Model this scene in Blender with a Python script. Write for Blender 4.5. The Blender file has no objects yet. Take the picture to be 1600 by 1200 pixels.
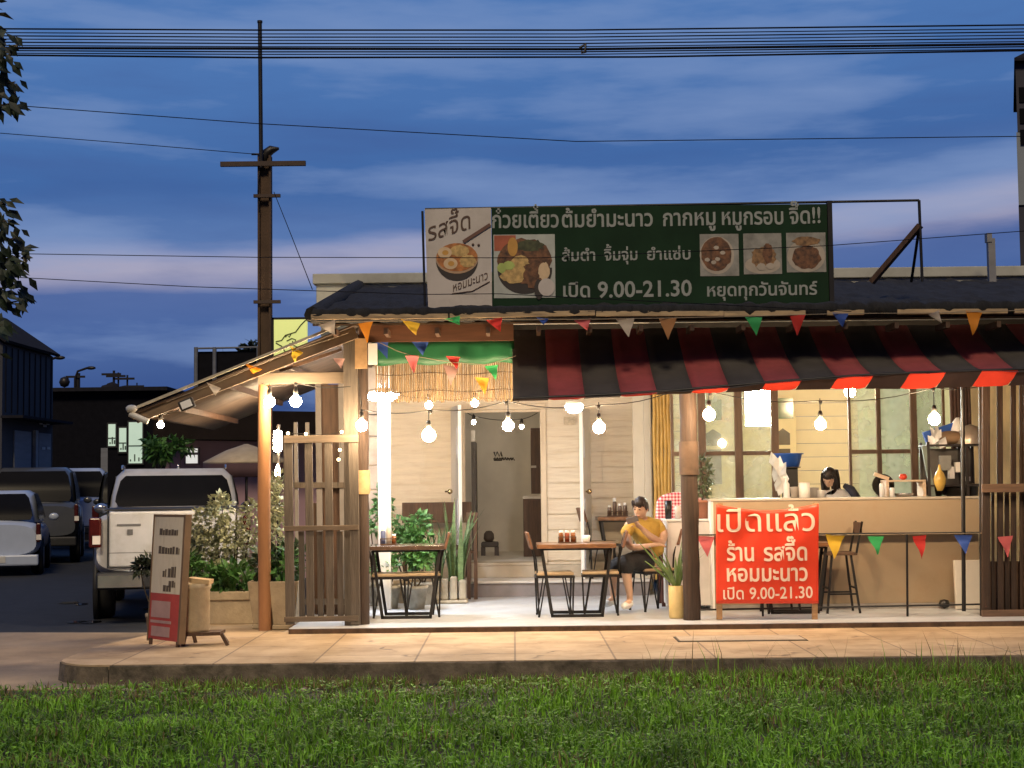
import bpy, bmesh, math, random
from mathutils import Vector, Matrix, noise
R = math.radians
random.seed(7)
SC = bpy.context.scene
COL = SC.collection

# ------------------------------------------------------------------ camera
F = 2400.0                       # focal length in photo pixels (photo 1600 wide)
CAMZ = 1.39
PITCH = math.atan(155 / F)
ROLL = R(-0.65)
RM = Matrix.Rotation(R(90) + PITCH, 3, 'X') @ Matrix.Rotation(ROLL, 3, 'Z')
cam = bpy.data.cameras.new('camera')
cam.sensor_width = 36; cam.lens = 36 * F / 1600; cam.clip_start = .1; cam.clip_end = 2000
cam_o = bpy.data.objects.new('camera', cam); COL.objects.link(cam_o)
M4 = RM.to_4x4(); M4.translation = (0, 0, CAMZ); cam_o.matrix_world = M4
SC.camera = cam_o

# ------------------------------------------------------------------ sky
def ramp(nt, stops, fac=None, interp='LINEAR'):
    n = nt.nodes.new('ShaderNodeValToRGB'); e = n.color_ramp.elements; n.color_ramp.interpolation = interp
    while len(e) < len(stops): e.new(.5)
    for k, (p, c) in enumerate(stops):
        e[k].position = p; e[k].color = (*c, 1) if len(c) == 3 else c
    if fac is not None: nt.links.new(fac, n.inputs[0])
    return n
def mth(nt, op, a, b=None, clamp=False):
    n = nt.nodes.new('ShaderNodeMath'); n.operation = op; n.use_clamp = clamp
    for i, v in enumerate((a, b)):
        if v is None: continue
        if hasattr(v, 'is_output'): nt.links.new(v, n.inputs[i])
        else: n.inputs[i].default_value = v
    return n.outputs[0]
def mixc(nt, fac, a, b, mode='MIX'):
    n = nt.nodes.new('ShaderNodeMix'); n.data_type = 'RGBA'; n.blend_type = mode
    for i, v in ((0, fac), (6, a), (7, b)):
        if hasattr(v, 'is_output'): nt.links.new(v, n.inputs[i])
        elif i == 0: n.inputs[0].default_value = v
        else: n.inputs[i].default_value = (*v, 1)
    return n.outputs[2]
def s2l(*c):
    return tuple(((v / 255) / 12.92 if v <= 10 else ((v / 255 + .055) / 1.055) ** 2.4) for v in c)

wd = bpy.data.worlds.new("World"); SC.world = wd; wd.use_nodes = True
nt = wd.node_tree; bg = nt.nodes['Background']
tc = nt.nodes.new('ShaderNodeTexCoord')
sep = nt.nodes.new('ShaderNodeSeparateXYZ'); nt.links.new(tc.outputs['Generated'], sep.inputs[0])
mp = nt.nodes.new('ShaderNodeMapping'); nt.links.new(tc.outputs['Generated'], mp.inputs[0])
mp.inputs['Scale'].default_value = (4.2, 4.2, 24.0); mp.inputs['Location'].default_value = (1.3, 4.2, .6)
n1 = nt.nodes.new('ShaderNodeTexNoise'); nt.links.new(mp.outputs[0], n1.inputs[0])
n1.inputs['Scale'].default_value = 1.0; n1.inputs['Detail'].default_value = 7; n1.inputs['Roughness'].default_value = .52
mp2 = nt.nodes.new('ShaderNodeMapping'); nt.links.new(tc.outputs['Generated'], mp2.inputs[0])
mp2.inputs['Scale'].default_value = (3.6, 3.6, 20.0); mp2.inputs['Location'].default_value = (7.1, 2.0, .3)
n2 = nt.nodes.new('ShaderNodeTexNoise'); nt.links.new(mp2.outputs[0], n2.inputs[0])
n2.inputs['Scale'].default_value = 1.0; n2.inputs['Detail'].default_value = 7; n2.inputs['Roughness'].default_value = .55
# elevation, gently warped so that the bands of cloud are not level
el = mth(nt, 'ADD', sep.outputs[2], mth(nt, 'MULTIPLY', mth(nt, 'SUBTRACT', n2.outputs[0], .5), .042))
el = mth(nt, 'ADD', el, mth(nt, 'MULTIPLY', sep.outputs[0], -.055))
base = ramp(nt, [(0.0, s2l(44, 60, 102)), (.06, s2l(58, 82, 136)), (.112, s2l(76, 104, 160)), (.137, s2l(84, 108, 162)), (.143, s2l(140, 144, 178)),
                 (.154, s2l(168, 166, 190)), (.163, s2l(140, 150, 188)), (.171, s2l(88, 120, 174)), (.205, s2l(62, 102, 162)), (.24, s2l(70, 112, 172)),
                 (.30, s2l(76, 118, 178)), (.5, s2l(60, 100, 164)), (1.0, s2l(46, 84, 148))], el)
cl = ramp(nt, [(.485, (0, 0, 0)), (.56, (.55, .55, .55)), (.68, (1, 1, 1))], n1.outputs[0])
up = mth(nt, 'MULTIPLY', cl.outputs[0], .62)
c1 = mixc(nt, up, base.outputs[0], s2l(128, 152, 196))
dk = ramp(nt, [(.30, (1, 1, 1)), (.47, (0, 0, 0))], n1.outputs[0])
c2 = mixc(nt, mth(nt, 'MULTIPLY', dk.outputs[0], .5), c1, s2l(62, 90, 148))
# below the horizon: dim ground colour; dusk sky texture adds its own faint glow
gnd = ramp(nt, [(.49, (0, 0, 0)), (.5, (1, 1, 1))], mth(nt, 'ADD', sep.outputs[2], .5))
c3 = mixc(nt, gnd.outputs[0], (.012, .014, .02), c2)
sky = nt.nodes.new('ShaderNodeTexSky'); sky.sky_type = 'NISHITA'; sky.sun_disc = False
sky.sun_elevation = R(-3.0); sky.sun_rotation = R(180)
# the glowing band lies in the west, ahead; the sky behind the viewer is already dim
bk = ramp(nt, [(.35, (1, 1, 1)), (.62, (0, 0, 0))], mth(nt, 'ADD', mth(nt, 'MULTIPLY', sep.outputs[1], .5), .5))
lowe = ramp(nt, [(0, s2l(26, 34, 60)), (.25, s2l(40, 62, 112)), (1, s2l(46, 80, 142))], sep.outputs[2])
c3 = mixc(nt, bk.outputs[0], c3, lowe.outputs[0])
c4 = mixc(nt, .10, c3, sky.outputs[0], 'ADD')
nt.links.new(c4, bg.inputs[0]); bg.inputs[1].default_value = 1.0

# ------------------------------------------------------------------ soft warm directional light standing in for an unseen street lamp behind the viewer
sun = bpy.data.lights.new('sun', 'SUN'); sun.energy = 2.0; sun.angle = R(12); sun.color = (1.0, .80, .52)
street_glow_o = bpy.data.objects.new('sun', sun); COL.objects.link(street_glow_o)
street_glow_o.rotation_euler = (R(46), 0, R(-2)); street_glow_o.location = (6, -10, 20)

vs = SC.view_settings; vs.view_transform = 'Standard'; vs.look = 'None'; vs.exposure = 0; vs.gamma = 1
SC.cycles.use_denoising = True
SC.cycles.max_bounces = 8; SC.cycles.transparent_max_bounces = 12
SC.cycles.sample_clamp_indirect = 6
try: SC.cycles.use_light_tree = True
except Exception: pass

# ------------------------------------------------------------------ measuring: photo pixel + depth -> place in the world
def W(px, py, Y):
    d = RM @ Vector(((px - 800) / F, (600 - py) / F, -1)); t = Y / d.y
    return Vector((d.x * t, Y, CAMZ + d.z * t))
def G(px, py, z=0.0):
    d = RM @ Vector(((px - 800) / F, (600 - py) / F, -1)); t = (z - CAMZ) / d.z
    return Vector((d.x * t, d.y * t, z))
def X(px, Y, py=755): return W(px, py, Y).x
def Z(py, Y, px=800): return W(px, py, Y).z

# ------------------------------------------------------------------ materials
MATS = {}
def mat(name, col, rough=.7, metal=0.0, var=.18, scale=6.0, bump=0.0, bscale=40.0, emit=None, es=0.0,
        island=0.0, translucent=0.0, stretch=(1, 1, 1), dirt=None, spec=.5, coat=0.0):
    if name in MATS: return MATS[name]
    m = bpy.data.materials.new(name); m.use_nodes = True; nt = m.node_tree; b = nt.nodes['Principled BSDF']
    b.inputs['Roughness'].default_value = rough; b.inputs['Metallic'].default_value = metal
    b.inputs['Specular IOR Level'].default_value = spec
    if coat: b.inputs['Coat Weight'].default_value = coat
    tc = nt.nodes.new('ShaderNodeTexCoord'); mp = nt.nodes.new('ShaderNodeMapping')
    nt.links.new(tc.outputs['Object'], mp.inputs[0]); mp.inputs['Scale'].default_value = stretch
    nz = nt.nodes.new('ShaderNodeTexNoise'); nt.links.new(mp.outputs[0], nz.inputs[0])
    nz.inputs['Scale'].default_value = scale; nz.inputs['Detail'].default_value = 6; nz.inputs['Roughness'].default_value = .6
    lo = tuple(max(0, c * (1 - var)) for c in col); hi = tuple(min(1, c * (1 + var)) for c in col)
    r = ramp(nt, [(.3, lo), (.7, hi)], nz.outputs[0]); out = r.outputs[0]
    if dirt:
        nd = nt.nodes.new('ShaderNodeTexNoise'); nt.links.new(mp.outputs[0], nd.inputs[0])
        nd.inputs['Scale'].default_value = dirt[1]; nd.inputs['Detail'].default_value = 8; nd.inputs['Roughness'].default_value = .7
        rd = ramp(nt, [(.48, (0, 0, 0)), (.72, (1, 1, 1))], nd.outputs[0])
        out = mixc(nt, mth(nt, 'MULTIPLY', rd.outputs[0], dirt[2]), out, dirt[0])
    if island:
        g = nt.nodes.new('ShaderNodeNewGeometry')
        ri = ramp(nt, [(0, tuple([1 - island] * 3)), (1, tuple([1 + island] * 3))], g.outputs['Random Per Island'])
        out = mixc(nt, 1.0, out, ri.outputs[0], 'MULTIPLY')
    nt.links.new(out, b.inputs['Base Color'])
    if bump:
        nb = nt.nodes.new('ShaderNodeTexNoise'); nt.links.new(mp.outputs[0], nb.inputs[0])
        nb.inputs['Scale'].default_value = bscale; nb.inputs['Detail'].default_value = 5
        bp = nt.nodes.new('ShaderNodeBump'); bp.inputs['Strength'].default_value = bump; bp.inputs['Distance'].default_value = .02
        nt.links.new(nb.outputs[0], bp.inputs['Height']); nt.links.new(bp.outputs[0], b.inputs['Normal'])
    if emit:
        b.inputs['Emission Color'].default_value = (*emit, 1); b.inputs['Emission Strength'].default_value = es
    if translucent:
        t = nt.nodes.new('ShaderNodeBsdfTranslucent'); nt.links.new(out, t.inputs[0])
        ms = nt.nodes.new('ShaderNodeMixShader'); ms.inputs[0].default_value = translucent
        o = nt.nodes['Material Output']
        nt.links.new(b.outputs[0], ms.inputs[1]); nt.links.new(t.outputs[0], ms.inputs[2]); nt.links.new(ms.outputs[0], o.inputs[0])
    MATS[name] = m
    return m
def glass(name, tint, lamp_haze=.10, refl=.10):
    if name in MATS: return MATS[name]
    m = bpy.data.materials.new(name); m.use_nodes = True; nt = m.node_tree
    o = nt.nodes['Material Output']; nt.nodes.remove(nt.nodes['Principled BSDF'])
    t = nt.nodes.new('ShaderNodeBsdfTransparent'); t.inputs[0].default_value = (*tint, 1)
    g = nt.nodes.new('ShaderNodeBsdfGlossy'); g.inputs['Roughness'].default_value = .03
    d = nt.nodes.new('ShaderNodeBsdfDiffuse'); d.inputs[0].default_value = (*[c * .8 for c in tint], 1)
    tc = nt.nodes.new('ShaderNodeTexCoord'); nz = nt.nodes.new('ShaderNodeTexNoise'); nz.inputs['Scale'].default_value = 5
    nt.links.new(tc.outputs['Object'], nz.inputs[0])
    m1 = nt.nodes.new('ShaderNodeMixShader'); nt.links.new(mth(nt, 'MULTIPLY', nz.outputs[0], lamp_haze * 2), m1.inputs[0])
    m2 = nt.nodes.new('ShaderNodeMixShader'); m2.inputs[0].default_value = refl
    nt.links.new(t.outputs[0], m1.inputs[1]); nt.links.new(d.outputs[0], m1.inputs[2])
    nt.links.new(m1.outputs[0], m2.inputs[1]); nt.links.new(g.outputs[0], m2.inputs[2]); nt.links.new(m2.outputs[0], o.inputs[0])
    MATS[name] = m
    return m

# ------------------------------------------------------------------ objects
def tag(o, label=None, cat=None, group=None, kind=None):
    if label: o['label'] = label
    if cat: o['category'] = cat
    if group: o['group'] = group
    if kind: o['kind'] = kind
    return o
def thing(name, label, cat, loc=(0, 0, 0), rz=0.0, group=None):
    o = bpy.data.objects.new(name, None); COL.objects.link(o)
    o.location = loc; o.rotation_euler = (0, 0, rz); o.empty_display_size = .1
    return tag(o, label, cat, group)
def top(o):
    while o.parent: o = o.parent
    return o
def copy_tree(o, parent=None):
    c = o.copy(); COL.objects.link(c); c.parent = parent
    for ch in list(o.children): copy_tree(ch, c)
    return c

class MB:
    """collects shapes; build() links them as ONE mesh object"""
    def __init__(s): s.v = []; s.f = []; s.m = []; s.sm = []
    def add(s, vs, fs, mi=0, smooth=False):
        s.marks = getattr(s, 'marks', []) + [(len(s.v), len(s.f))]
        o = len(s.v); s.v += [tuple(v) for v in vs]
        for f in fs: s.f.append(tuple(i + o for i in f)); s.m.append(mi); s.sm.append(smooth)
        return s
    def box(s, a, b, mi=0, rot=None, piv=None):
        x0, y0, z0 = a; x1, y1, z1 = b
        vs = [Vector(p) for p in ((x0, y0, z0), (x1, y0, z0), (x1, y1, z0), (x0, y1, z0), (x0, y0, z1), (x1, y0, z1), (x1, y1, z1), (x0, y1, z1))]
        if rot is not None:
            pv = Vector(piv) if piv is not None else (vs[0] + vs[6]) / 2
            vs = [rot @ (v - pv) + pv for v in vs]
        return s.add(vs, [(0, 3, 2, 1), (4, 5, 6, 7), (0, 1, 5, 4), (1, 2, 6, 5), (2, 3, 7, 6), (3, 0, 4, 7)], mi)
    def bar(s, p, q, w, h=None, mi=0, up=(0, 0, 1)):
        p = Vector(p); q = Vector(q); d = (q - p).normalized(); h = w if h is None else h; u = Vector(up)
        if abs(d.dot(u)) > .98: u = Vector((0, 1, 0))
        a = d.cross(u).normalized(); b = a.cross(d).normalized()
        vs = [e + a * i * w / 2 + b * j * h / 2 for e in (p, q) for i, j in ((-1, -1), (1, -1), (1, 1), (-1, 1))]
        return s.add(vs, [(3, 2, 1, 0), (4, 5, 6, 7), (0, 1, 5, 4), (1, 2, 6, 5), (2, 3, 7, 6), (3, 0, 4, 7)], mi)
    def tube(s, pts, r, n=8, mi=0, cap=True):
        pts = [Vector(p) for p in pts]; rs = r if isinstance(r, (list, tuple)) else [r] * len(pts)
        vs = []; fs = []
        pa = None
        for i, p in enumerate(pts):
            d = (pts[min(i + 1, len(pts) - 1)] - pts[max(i - 1, 0)]).normalized()
            if pa is None:
                u = Vector((0, 0, 1)) if abs(d.z) < .9 else Vector((1, 0, 0)); a = d.cross(u).normalized()
            else: a = (pa - d * pa.dot(d)).normalized()
            pa = a; b = d.cross(a)
            for k in range(n):
                t = 2 * math.pi * k / n; vs.append(p + (a * math.cos(t) + b * math.sin(t)) * rs[i])
        for i in range(len(pts) - 1):
            for k in range(n):
                k2 = (k + 1) % n; fs.append((i * n + k, i * n + k2, (i + 1) * n + k2, (i + 1) * n + k))
        s.add(vs, fs, mi, True)
        if cap:
            L = len(pts) - 1
            s.add(vs[:n], [tuple(range(n))[::-1]], mi); s.add(vs[L * n:], [tuple(range(n))], mi)
        return s
    def lathe(s, prof, c, n=20, mi=0, axis='Z', smooth=True):
        c = Vector(c); vs = []; fs = []
        for r, h in prof:
            for k in range(n):
                t = 2 * math.pi * k / n; a, b = r * math.cos(t), r * math.sin(t)
                vs.append(c + (Vector((a, b, h)) if axis == 'Z' else Vector((h, a, b)) if axis == 'X' else Vector((a, h, b))))
        for i in range(len(prof) - 1):
            for k in range(n):
                k2 = (k + 1) % n; f = (i * n + k, i * n + k2, (i + 1) * n + k2, (i + 1) * n + k)
                fs.append(f if axis != 'Y' else f[::-1])
        return s.add(vs, fs, mi, smooth)
    def sphere(s, c, r, n=14, mi=0):
        rx, ry, rz = (r, r, r) if not isinstance(r, (tuple, list)) else r
        c = Vector(c); vs = []; fs = []; m = n // 2
        for i in range(m + 1):
            p = math.pi * i / m
            for k in range(n):
                t = 2 * math.pi * k / n
                vs.append(c + Vector((rx * math.sin(p) * math.cos(t), ry * math.sin(p) * math.sin(t), -rz * math.cos(p))))
        for i in range(m):
            for k in range(n):
                k2 = (k + 1) % n; fs.append((i * n + k, i * n + k2, (i + 1) * n + k2, (i + 1) * n + k))
        return s.add(vs, fs, mi, True)
    def prism(s, poly, y0, y1, mi=0):
        """poly of (x, z) pushed from y0 to y1"""
        n = len(poly); vs = [(x, y0, z) for x, z in poly] + [(x, y1, z) for x, z in poly]
        fs = [tuple(range(n)), tuple(range(2 * n - 1, n - 1, -1))] + [((i + 1) % n, i, n + i, n + (i + 1) % n) for i in range(n)]
        return s.add(vs, fs, mi)
    def prismz(s, poly, z0, z1, mi=0):
        n = len(poly); vs = [(x, y, z0) for x, y in poly] + [(x, y, z1) for x, y in poly]
        fs = [tuple(range(n))[::-1], tuple(range(n, 2 * n))] + [(i, (i + 1) % n, n + (i + 1) % n, n + i) for i in range(n)]
        return s.add(vs, fs, mi)
    def quad(s, a, b, c, d, mi=0): return s.add([a, b, c, d], [(0, 1, 2, 3)], mi)
    def leaf(s, p, d, nrm, L, w, mi=0, bend=.25):
        d = Vector(d).normalized(); nrm = Vector(nrm); a = d.cross(nrm)
        if a.length < 1e-4: a = d.orthogonal()
        a.normalize(); nn = a.cross(d); p = Vector(p)
        m = p + d * L * .45 - nn * L * .05; t = p + d * L - nn * L * bend
        return s.add([p, m + a * w / 2 + nn * w * .12, t, m - a * w / 2 + nn * w * .12, m], [(0, 4, 1), (4, 2, 1), (0, 3, 4), (4, 3, 2)], mi)
    def cluster(s, c, rad, n, L, w, mi=0, up=.4, rnd=random, hollow=.0):
        c = Vector(c)
        for _ in range(n):
            while True:
                q = Vector((rnd.uniform(-1, 1), rnd.uniform(-1, 1), rnd.uniform(-1, 1)))
                if hollow < q.length < 1: break
            p = c + Vector((q.x * rad[0], q.y * rad[1], q.z * rad[2]))
            d = (q + Vector((rnd.uniform(-.8, .8), rnd.uniform(-.8, .8), rnd.uniform(-.6, .9)))).normalized()
            nr = Vector((rnd.uniform(-1, 1), rnd.uniform(-1, 1), up + rnd.random()))
            k = rnd.uniform(.6, 1.25); s.leaf(p, d, nr, L * k, w * k, mi if isinstance(mi, int) else rnd.choice(mi))
        return s
    def build(s, name, mats, parent=None, bevel=0.0, smooth=None, origin=None, local=False):
        me = bpy.data.meshes.new(name)
        if origin is not None: off = Vector(origin)
        elif parent is not None and not local: off = top(parent).location
        else: off = Vector((0, 0, 0))
        me.from_pydata([(x - off.x, y - off.y, z - off.z) for x, y, z in s.v], [], s.f)
        mats = mats if isinstance(mats, (list, tuple)) else [mats]
        for m in mats: me.materials.append(m)
        me.polygons.foreach_set('material_index', s.m)
        me.polygons.foreach_set('use_smooth', s.sm if smooth is None else [smooth] * len(s.f))
        me.update()
        o = bpy.data.objects.new(name, me); COL.objects.link(o)
        if parent is not None: o.parent = parent
        if origin is not None: o.location = off
        if bevel:
            b = o.modifiers.new('bevel', 'BEVEL'); b.width = bevel; b.segments = 2; b.limit_method = 'ANGLE'; b.angle_limit = R(50)
        return o
def build_each(mb, name, mats, parent=None, **kw):
    """every box or bar of MB as an object of its own"""
    mk = mb.marks + [(len(mb.v), len(mb.f))]; out = []
    for (v0, f0), (v1, f1) in zip(mk[:-1], mk[1:]):
        q = MB(); q.v = mb.v[v0:v1]; q.f = [tuple(i - v0 for i in f) for f in mb.f[f0:f1]]; q.m = mb.m[f0:f1]; q.sm = mb.sm[f0:f1]
        out.append(q.build(name, mats, parent, **kw))
    return out
def baked(o):
    """modifiers -> mesh data"""
    dg = bpy.context.evaluated_depsgraph_get(); me = bpy.data.meshes.new_from_object(o.evaluated_get(dg))
    o.modifiers.clear(); o.data = me
    return o
def ellipse(cx, cz, rx, rz, n=24, a0=0, a1=360): return [(cx + rx * math.cos(R(a0 + (a1 - a0) * k / n)), cz + rz * math.sin(R(a0 + (a1 - a0) * k / n))) for k in range(n + (a1 - a0 < 360))]

# ------------------------------------------------------------------ lettering
def text_raw(t, bold=.012, ext=.0):
    c = bpy.data.curves.new('lettering', 'FONT'); c.body = t; c.offset = bold; c.extrude = ext; c.resolution_u = 3
    o = bpy.data.objects.new('lettering', c); COL.objects.link(o)
    dg = bpy.context.evaluated_depsgraph_get(); dg.update(); ev = o.evaluated_get(dg); me = ev.to_mesh()
    v = [(p.co.x, p.co.y, p.co.z) for p in me.vertices]; f = [tuple(p.vertices) for p in me.polygons]
    ev.to_mesh_clear(); bpy.data.objects.remove(o); bpy.data.curves.remove(c)
    return v, f
UP = set('\u0e31\u0e34\u0e35\u0e36\u0e37'); TONE = set('\u0e48\u0e49\u0e4a\u0e4b\u0e4c')
def text_mesh(t, bold=.012):
    """Thai text with tone marks lifted above upper vowels"""
    main = ''; marks = []
    for i, ch in enumerate(t):
        if ch in TONE and i and t[i - 1] in UP: marks.append((main, ch))
        else: main += ch
    v, f = text_raw(main, bold)
    bar = max(p[0] for p in text_raw('|', bold)[0])
    for pre, ch in marks:
        pen = max(p[0] for p in text_raw(pre + '|', bold)[0]) - bar
        mv, mf = text_raw(ch, bold); o = len(v)
        v += [(x + pen, y + .17, z) for x, y, z in mv]; f += [tuple(i + o for i in q) for q in mf]
    return v, f
def lettering(t, p0, p1, Y, m, parent, name='lettering', bold=.012, zlo=None, zhi=None, tilt=0.0, hscale=None):
    """text fitted between photo-measured corners: p0=(x,z of baseline left), p1=(x right, z of baseline right); hscale = metres per em"""
    v, f = text_mesh(t, bold); x0 = min(p[0] for p in v); x1 = max(p[0] for p in v)
    sx = (p1[0] - p0[0]) / (x1 - x0); sz = hscale or sx; sh = (p1[1] - p0[1]) / (p1[0] - p0[0])
    mb = MB(); T = .003
    q = [(p0[0] + (x - x0) * sx, Y, p0[1] + y * sz + (x - x0) * sx * sh) for x, y, z in v]
    n = len(q); mb.add(q, f)
    return mb.build(name, m, parent)
# ================================================================== MATERIALS
asphalt = mat('asphalt', (.013, .0145, .018), .85, var=.35, scale=3, bump=.3, bscale=90)
concrete = mat('pale_concrete', (.40, .345, .27), .8, var=.16, scale=1.6, bump=.12, bscale=40, dirt=((.24, .19, .14), 2.2, .55))
kerbm = mat('stained_kerb', (.13, .105, .075), .95, var=.5, scale=5, bump=.9, bscale=18, dirt=((.025, .024, .016), 4, .9))
floorm = mat('terrace_floor', (.50, .53, .57), .35, var=.10, scale=2.5, dirt=((.30, .28, .26), 1.5, .5))
soil = mat('soil', (.045, .032, .02), .95, var=.4, scale=7, bump=.5)
planks = mat('cream_plank', (.76, .68, .55), .65, var=.07, scale=3, stretch=(.6, 1, 6), bump=.10, bscale=20, dirt=((.48, .36, .23), 4, .5))
creamtrim = mat('cream_trim', (.68, .58, .44), .6, var=.06)
wood_dark = mat('dark_wood', (.075, .038, .02), .6, var=.4, scale=5, stretch=(6, 6, .6), bump=.25, bscale=14)
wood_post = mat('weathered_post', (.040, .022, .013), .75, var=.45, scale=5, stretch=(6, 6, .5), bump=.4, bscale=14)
wood_grey = mat('grey_weathered_wood', (.105, .085, .066), .8, var=.3, scale=6, stretch=(7, 7, .5), bump=.3, bscale=20)
wood_tan = mat('tan_wood', (.34, .19, .085), .6, var=.25, scale=5, stretch=(1, 6, 6), bump=.1)
wood_seat = mat('worn_seat_wood', (.36, .26, .15), .55, var=.3, scale=5, stretch=(1, 7, 7))
blackm = mat('black_metal', (.018, .016, .015), .45, metal=.3, var=.3)
whitep = mat('white_paint', (.78, .78, .76), .45, var=.05)
roofm = mat('dark_roof', (.013, .0125, .013), .95, var=.5, scale=5, stretch=(3, 1, 1), bump=.8, bscale=18)
underm = mat('roof_underside', (.15, .095, .06), .8, var=.3, scale=3, stretch=(5, .6, 1))
parapetm = mat('faded_parapet', (.42, .42, .37), .7, var=.12, scale=1.5, dirt=((.2, .19, .15), 2, .5))
bark = mat('bark', (.06, .045, .03), .9, var=.4, bump=.6, bscale=20)
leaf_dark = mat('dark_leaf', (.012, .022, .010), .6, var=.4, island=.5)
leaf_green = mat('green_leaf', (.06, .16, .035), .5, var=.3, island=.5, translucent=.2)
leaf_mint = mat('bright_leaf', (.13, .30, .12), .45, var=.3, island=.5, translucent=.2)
leaf_pale = mat('silvery_leaf', (.30, .32, .19), .6, var=.25, island=.5, translucent=.15)
snake = mat('snake_plant_leaf', (.09, .15, .06), .5, var=.5, scale=18, stretch=(1, 1, 3), island=.3)
terracotta = mat('terracotta', (.36, .15, .085), .75, var=.2)
potm = mat('cast_concrete_pot', (.40, .32, .21), .85, var=.2, bump=.2, dirt=((.22, .17, .1), 4, .5))
def cloth(n, c, tr=.35): return mat('flag_' + n, c, .75, var=.08, translucent=tr)
FL = dict(white=cloth('white', (.62, .55, .47)), orange=cloth('orange', (.75, .27, .02)), yellow=cloth('yellow', (.75, .48, .04)),
          green=cloth('green', (.04, .40, .12)), red=cloth('red', (.58, .035, .03)), blue=cloth('blue', (.04, .10, .42)),
          pink=cloth('pink', (.72, .16, .17)), tan=cloth('tan', (.45, .22, .09)), dusty=cloth('dusty', (.42, .25, .22)))
WARM = (1.0, .72, .43)
bulbm = mat('lit_bulb', (1, .9, .7), .3, var=0, emit=WARM, es=560)
bulb_s = mat('small_lit_bulb', (1, .9, .7), .3, var=0, emit=WARM, es=370)
ledm = mat('cool_white_lamp', (1, 1, 1), .3, var=0, emit=(.86, .92, 1.0), es=260)
fairym = mat('fairy_light', (1, .9, .6), .3, var=0, emit=(1, .75, .35), es=14)
socketm = mat('black_socket', (.02, .018, .016), .5)

# ================================================================== GROUND
def sheet(name, x0, x1, y0, y1, z, m, label=None, sub=0):
    mb = MB().quad((x0, y0, z), (x1, y0, z), (x1, y1, z), (x0, y1, z))
    return tag(mb.build(name, m), kind='structure')
sheet('parking_lot', -400, 400, -60, 900, -.225, asphalt)
# driveway apron on the left, worn concrete
drv = MB(); drv.prismz([(-16, 12.35), (-3.2, 12.35), (-3.2, 15.0), (-2.9, 16.9), (-5.6, 17.25), (-16, 17.5)], -.25, -.205)
tag(drv.build('driveway', mat('worn_driveway', (.36, .275, .18), .85, var=.22, scale=1.2, bump=.25, bscale=30, dirt=((.15, .12, .09), .9, .7))), kind='structure')
# sidewalk: paved slab with a rounded left end
pav = bpy.data.materials.new('paving'); pav.use_nodes = True
nt = pav.node_tree; b = nt.nodes['Principled BSDF']; b.inputs['Roughness'].default_value = .8
tcn = nt.nodes.new('ShaderNodeTexCoord'); br = nt.nodes.new('ShaderNodeTexBrick'); nt.links.new(tcn.outputs['Object'], br.inputs[0])
br.inputs['Scale'].default_value = 1.0; br.offset = 0.0; br.inputs['Brick Width'].default_value = .82; br.inputs['Row Height'].default_value = .82
br.inputs['Mortar Size'].default_value = .009; br.inputs['Color1'].default_value = (.50, .375, .235, 1); br.inputs['Color2'].default_value = (.44, .325, .20, 1)
br.inputs['Mortar'].default_value = (.24, .18, .12, 1)
nz = nt.nodes.new('ShaderNodeTexNoise'); nt.links.new(tcn.outputs['Object'], nz.inputs[0]); nz.inputs['Scale'].default_value = 1.5; nz.inputs['Detail'].default_value = 9; nz.inputs['Roughness'].default_value = .65
rr = ramp(nt, [(.35, (.62, .58, .52)), (.62, (1, 1, 1))], nz.outputs[0])
vo = nt.nodes.new('ShaderNodeTexVoronoi'); vo.feature = 'DISTANCE_TO_EDGE'; vo.inputs['Scale'].default_value = .9
nw = nt.nodes.new('ShaderNodeTexNoise'); nt.links.new(tcn.outputs['Object'], nw.inputs[0]); nw.inputs['Scale'].default_value = 2.2; nw.inputs['Detail'].default_value = 6
nt.links.new(mixc(nt, .35, tcn.outputs['Object'], nw.outputs[1]), vo.inputs[0])
ck_ = ramp(nt, [(.006, (1, 1, 1)), (.014, (0, 0, 0))], vo.outputs[0]); msk = ramp(nt, [(.52, (0, 0, 0)), (.6, (1, 1, 1))], nw.outputs[0])
stn_ = nt.nodes.new('ShaderNodeTexNoise'); nt.links.new(tcn.outputs['Object'], stn_.inputs[0]); stn_.inputs['Scale'].default_value = 3.1; stn_.inputs['Detail'].default_value = 10; stn_.inputs['Roughness'].default_value = .72
so_ = ramp(nt, [(.56, (1, 1, 1)), (.70, (.62, .55, .47))], stn_.outputs[0])
base_ = mixc(nt, 1, mixc(nt, 1, br.outputs[0], rr.outputs[0], 'MULTIPLY'), so_.outputs[0], 'MULTIPLY')
nt.links.new(mixc(nt, mth(nt, 'MULTIPLY', mth(nt, 'MULTIPLY', ck_.outputs[0], msk.outputs[0]), .75), base_, (.08, .055, .035)), b.inputs['Base Color'])
bp = nt.nodes.new('ShaderNodeBump'); bp.inputs['Strength'].default_value = .25; nt.links.new(nz.outputs[0], bp.inputs['Height']); nt.links.new(bp.outputs[0], b.inputs['Normal'])
YK = 12.62
SZ = -.05
corner = [(-3.32 + -.5 * math.sin(R(a)) , YK + .5 - .5 * math.cos(R(a))) for a in (90, 70, 50, 30, 15)]
poly = corner[::-1] + [(-3.82, 14.1), (-3.6, 15.1), (-3.6, 16.2), (-2.9, 17.2), (-2.2, 17.2), (-2.2, 15.06), (9, 15.06)] + [(9, YK)]
sw = MB().prismz([(x, y) for x, y in poly][::-1], -.23, SZ)
tag(sw.build('sidewalk', pav), kind='structure')
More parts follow.
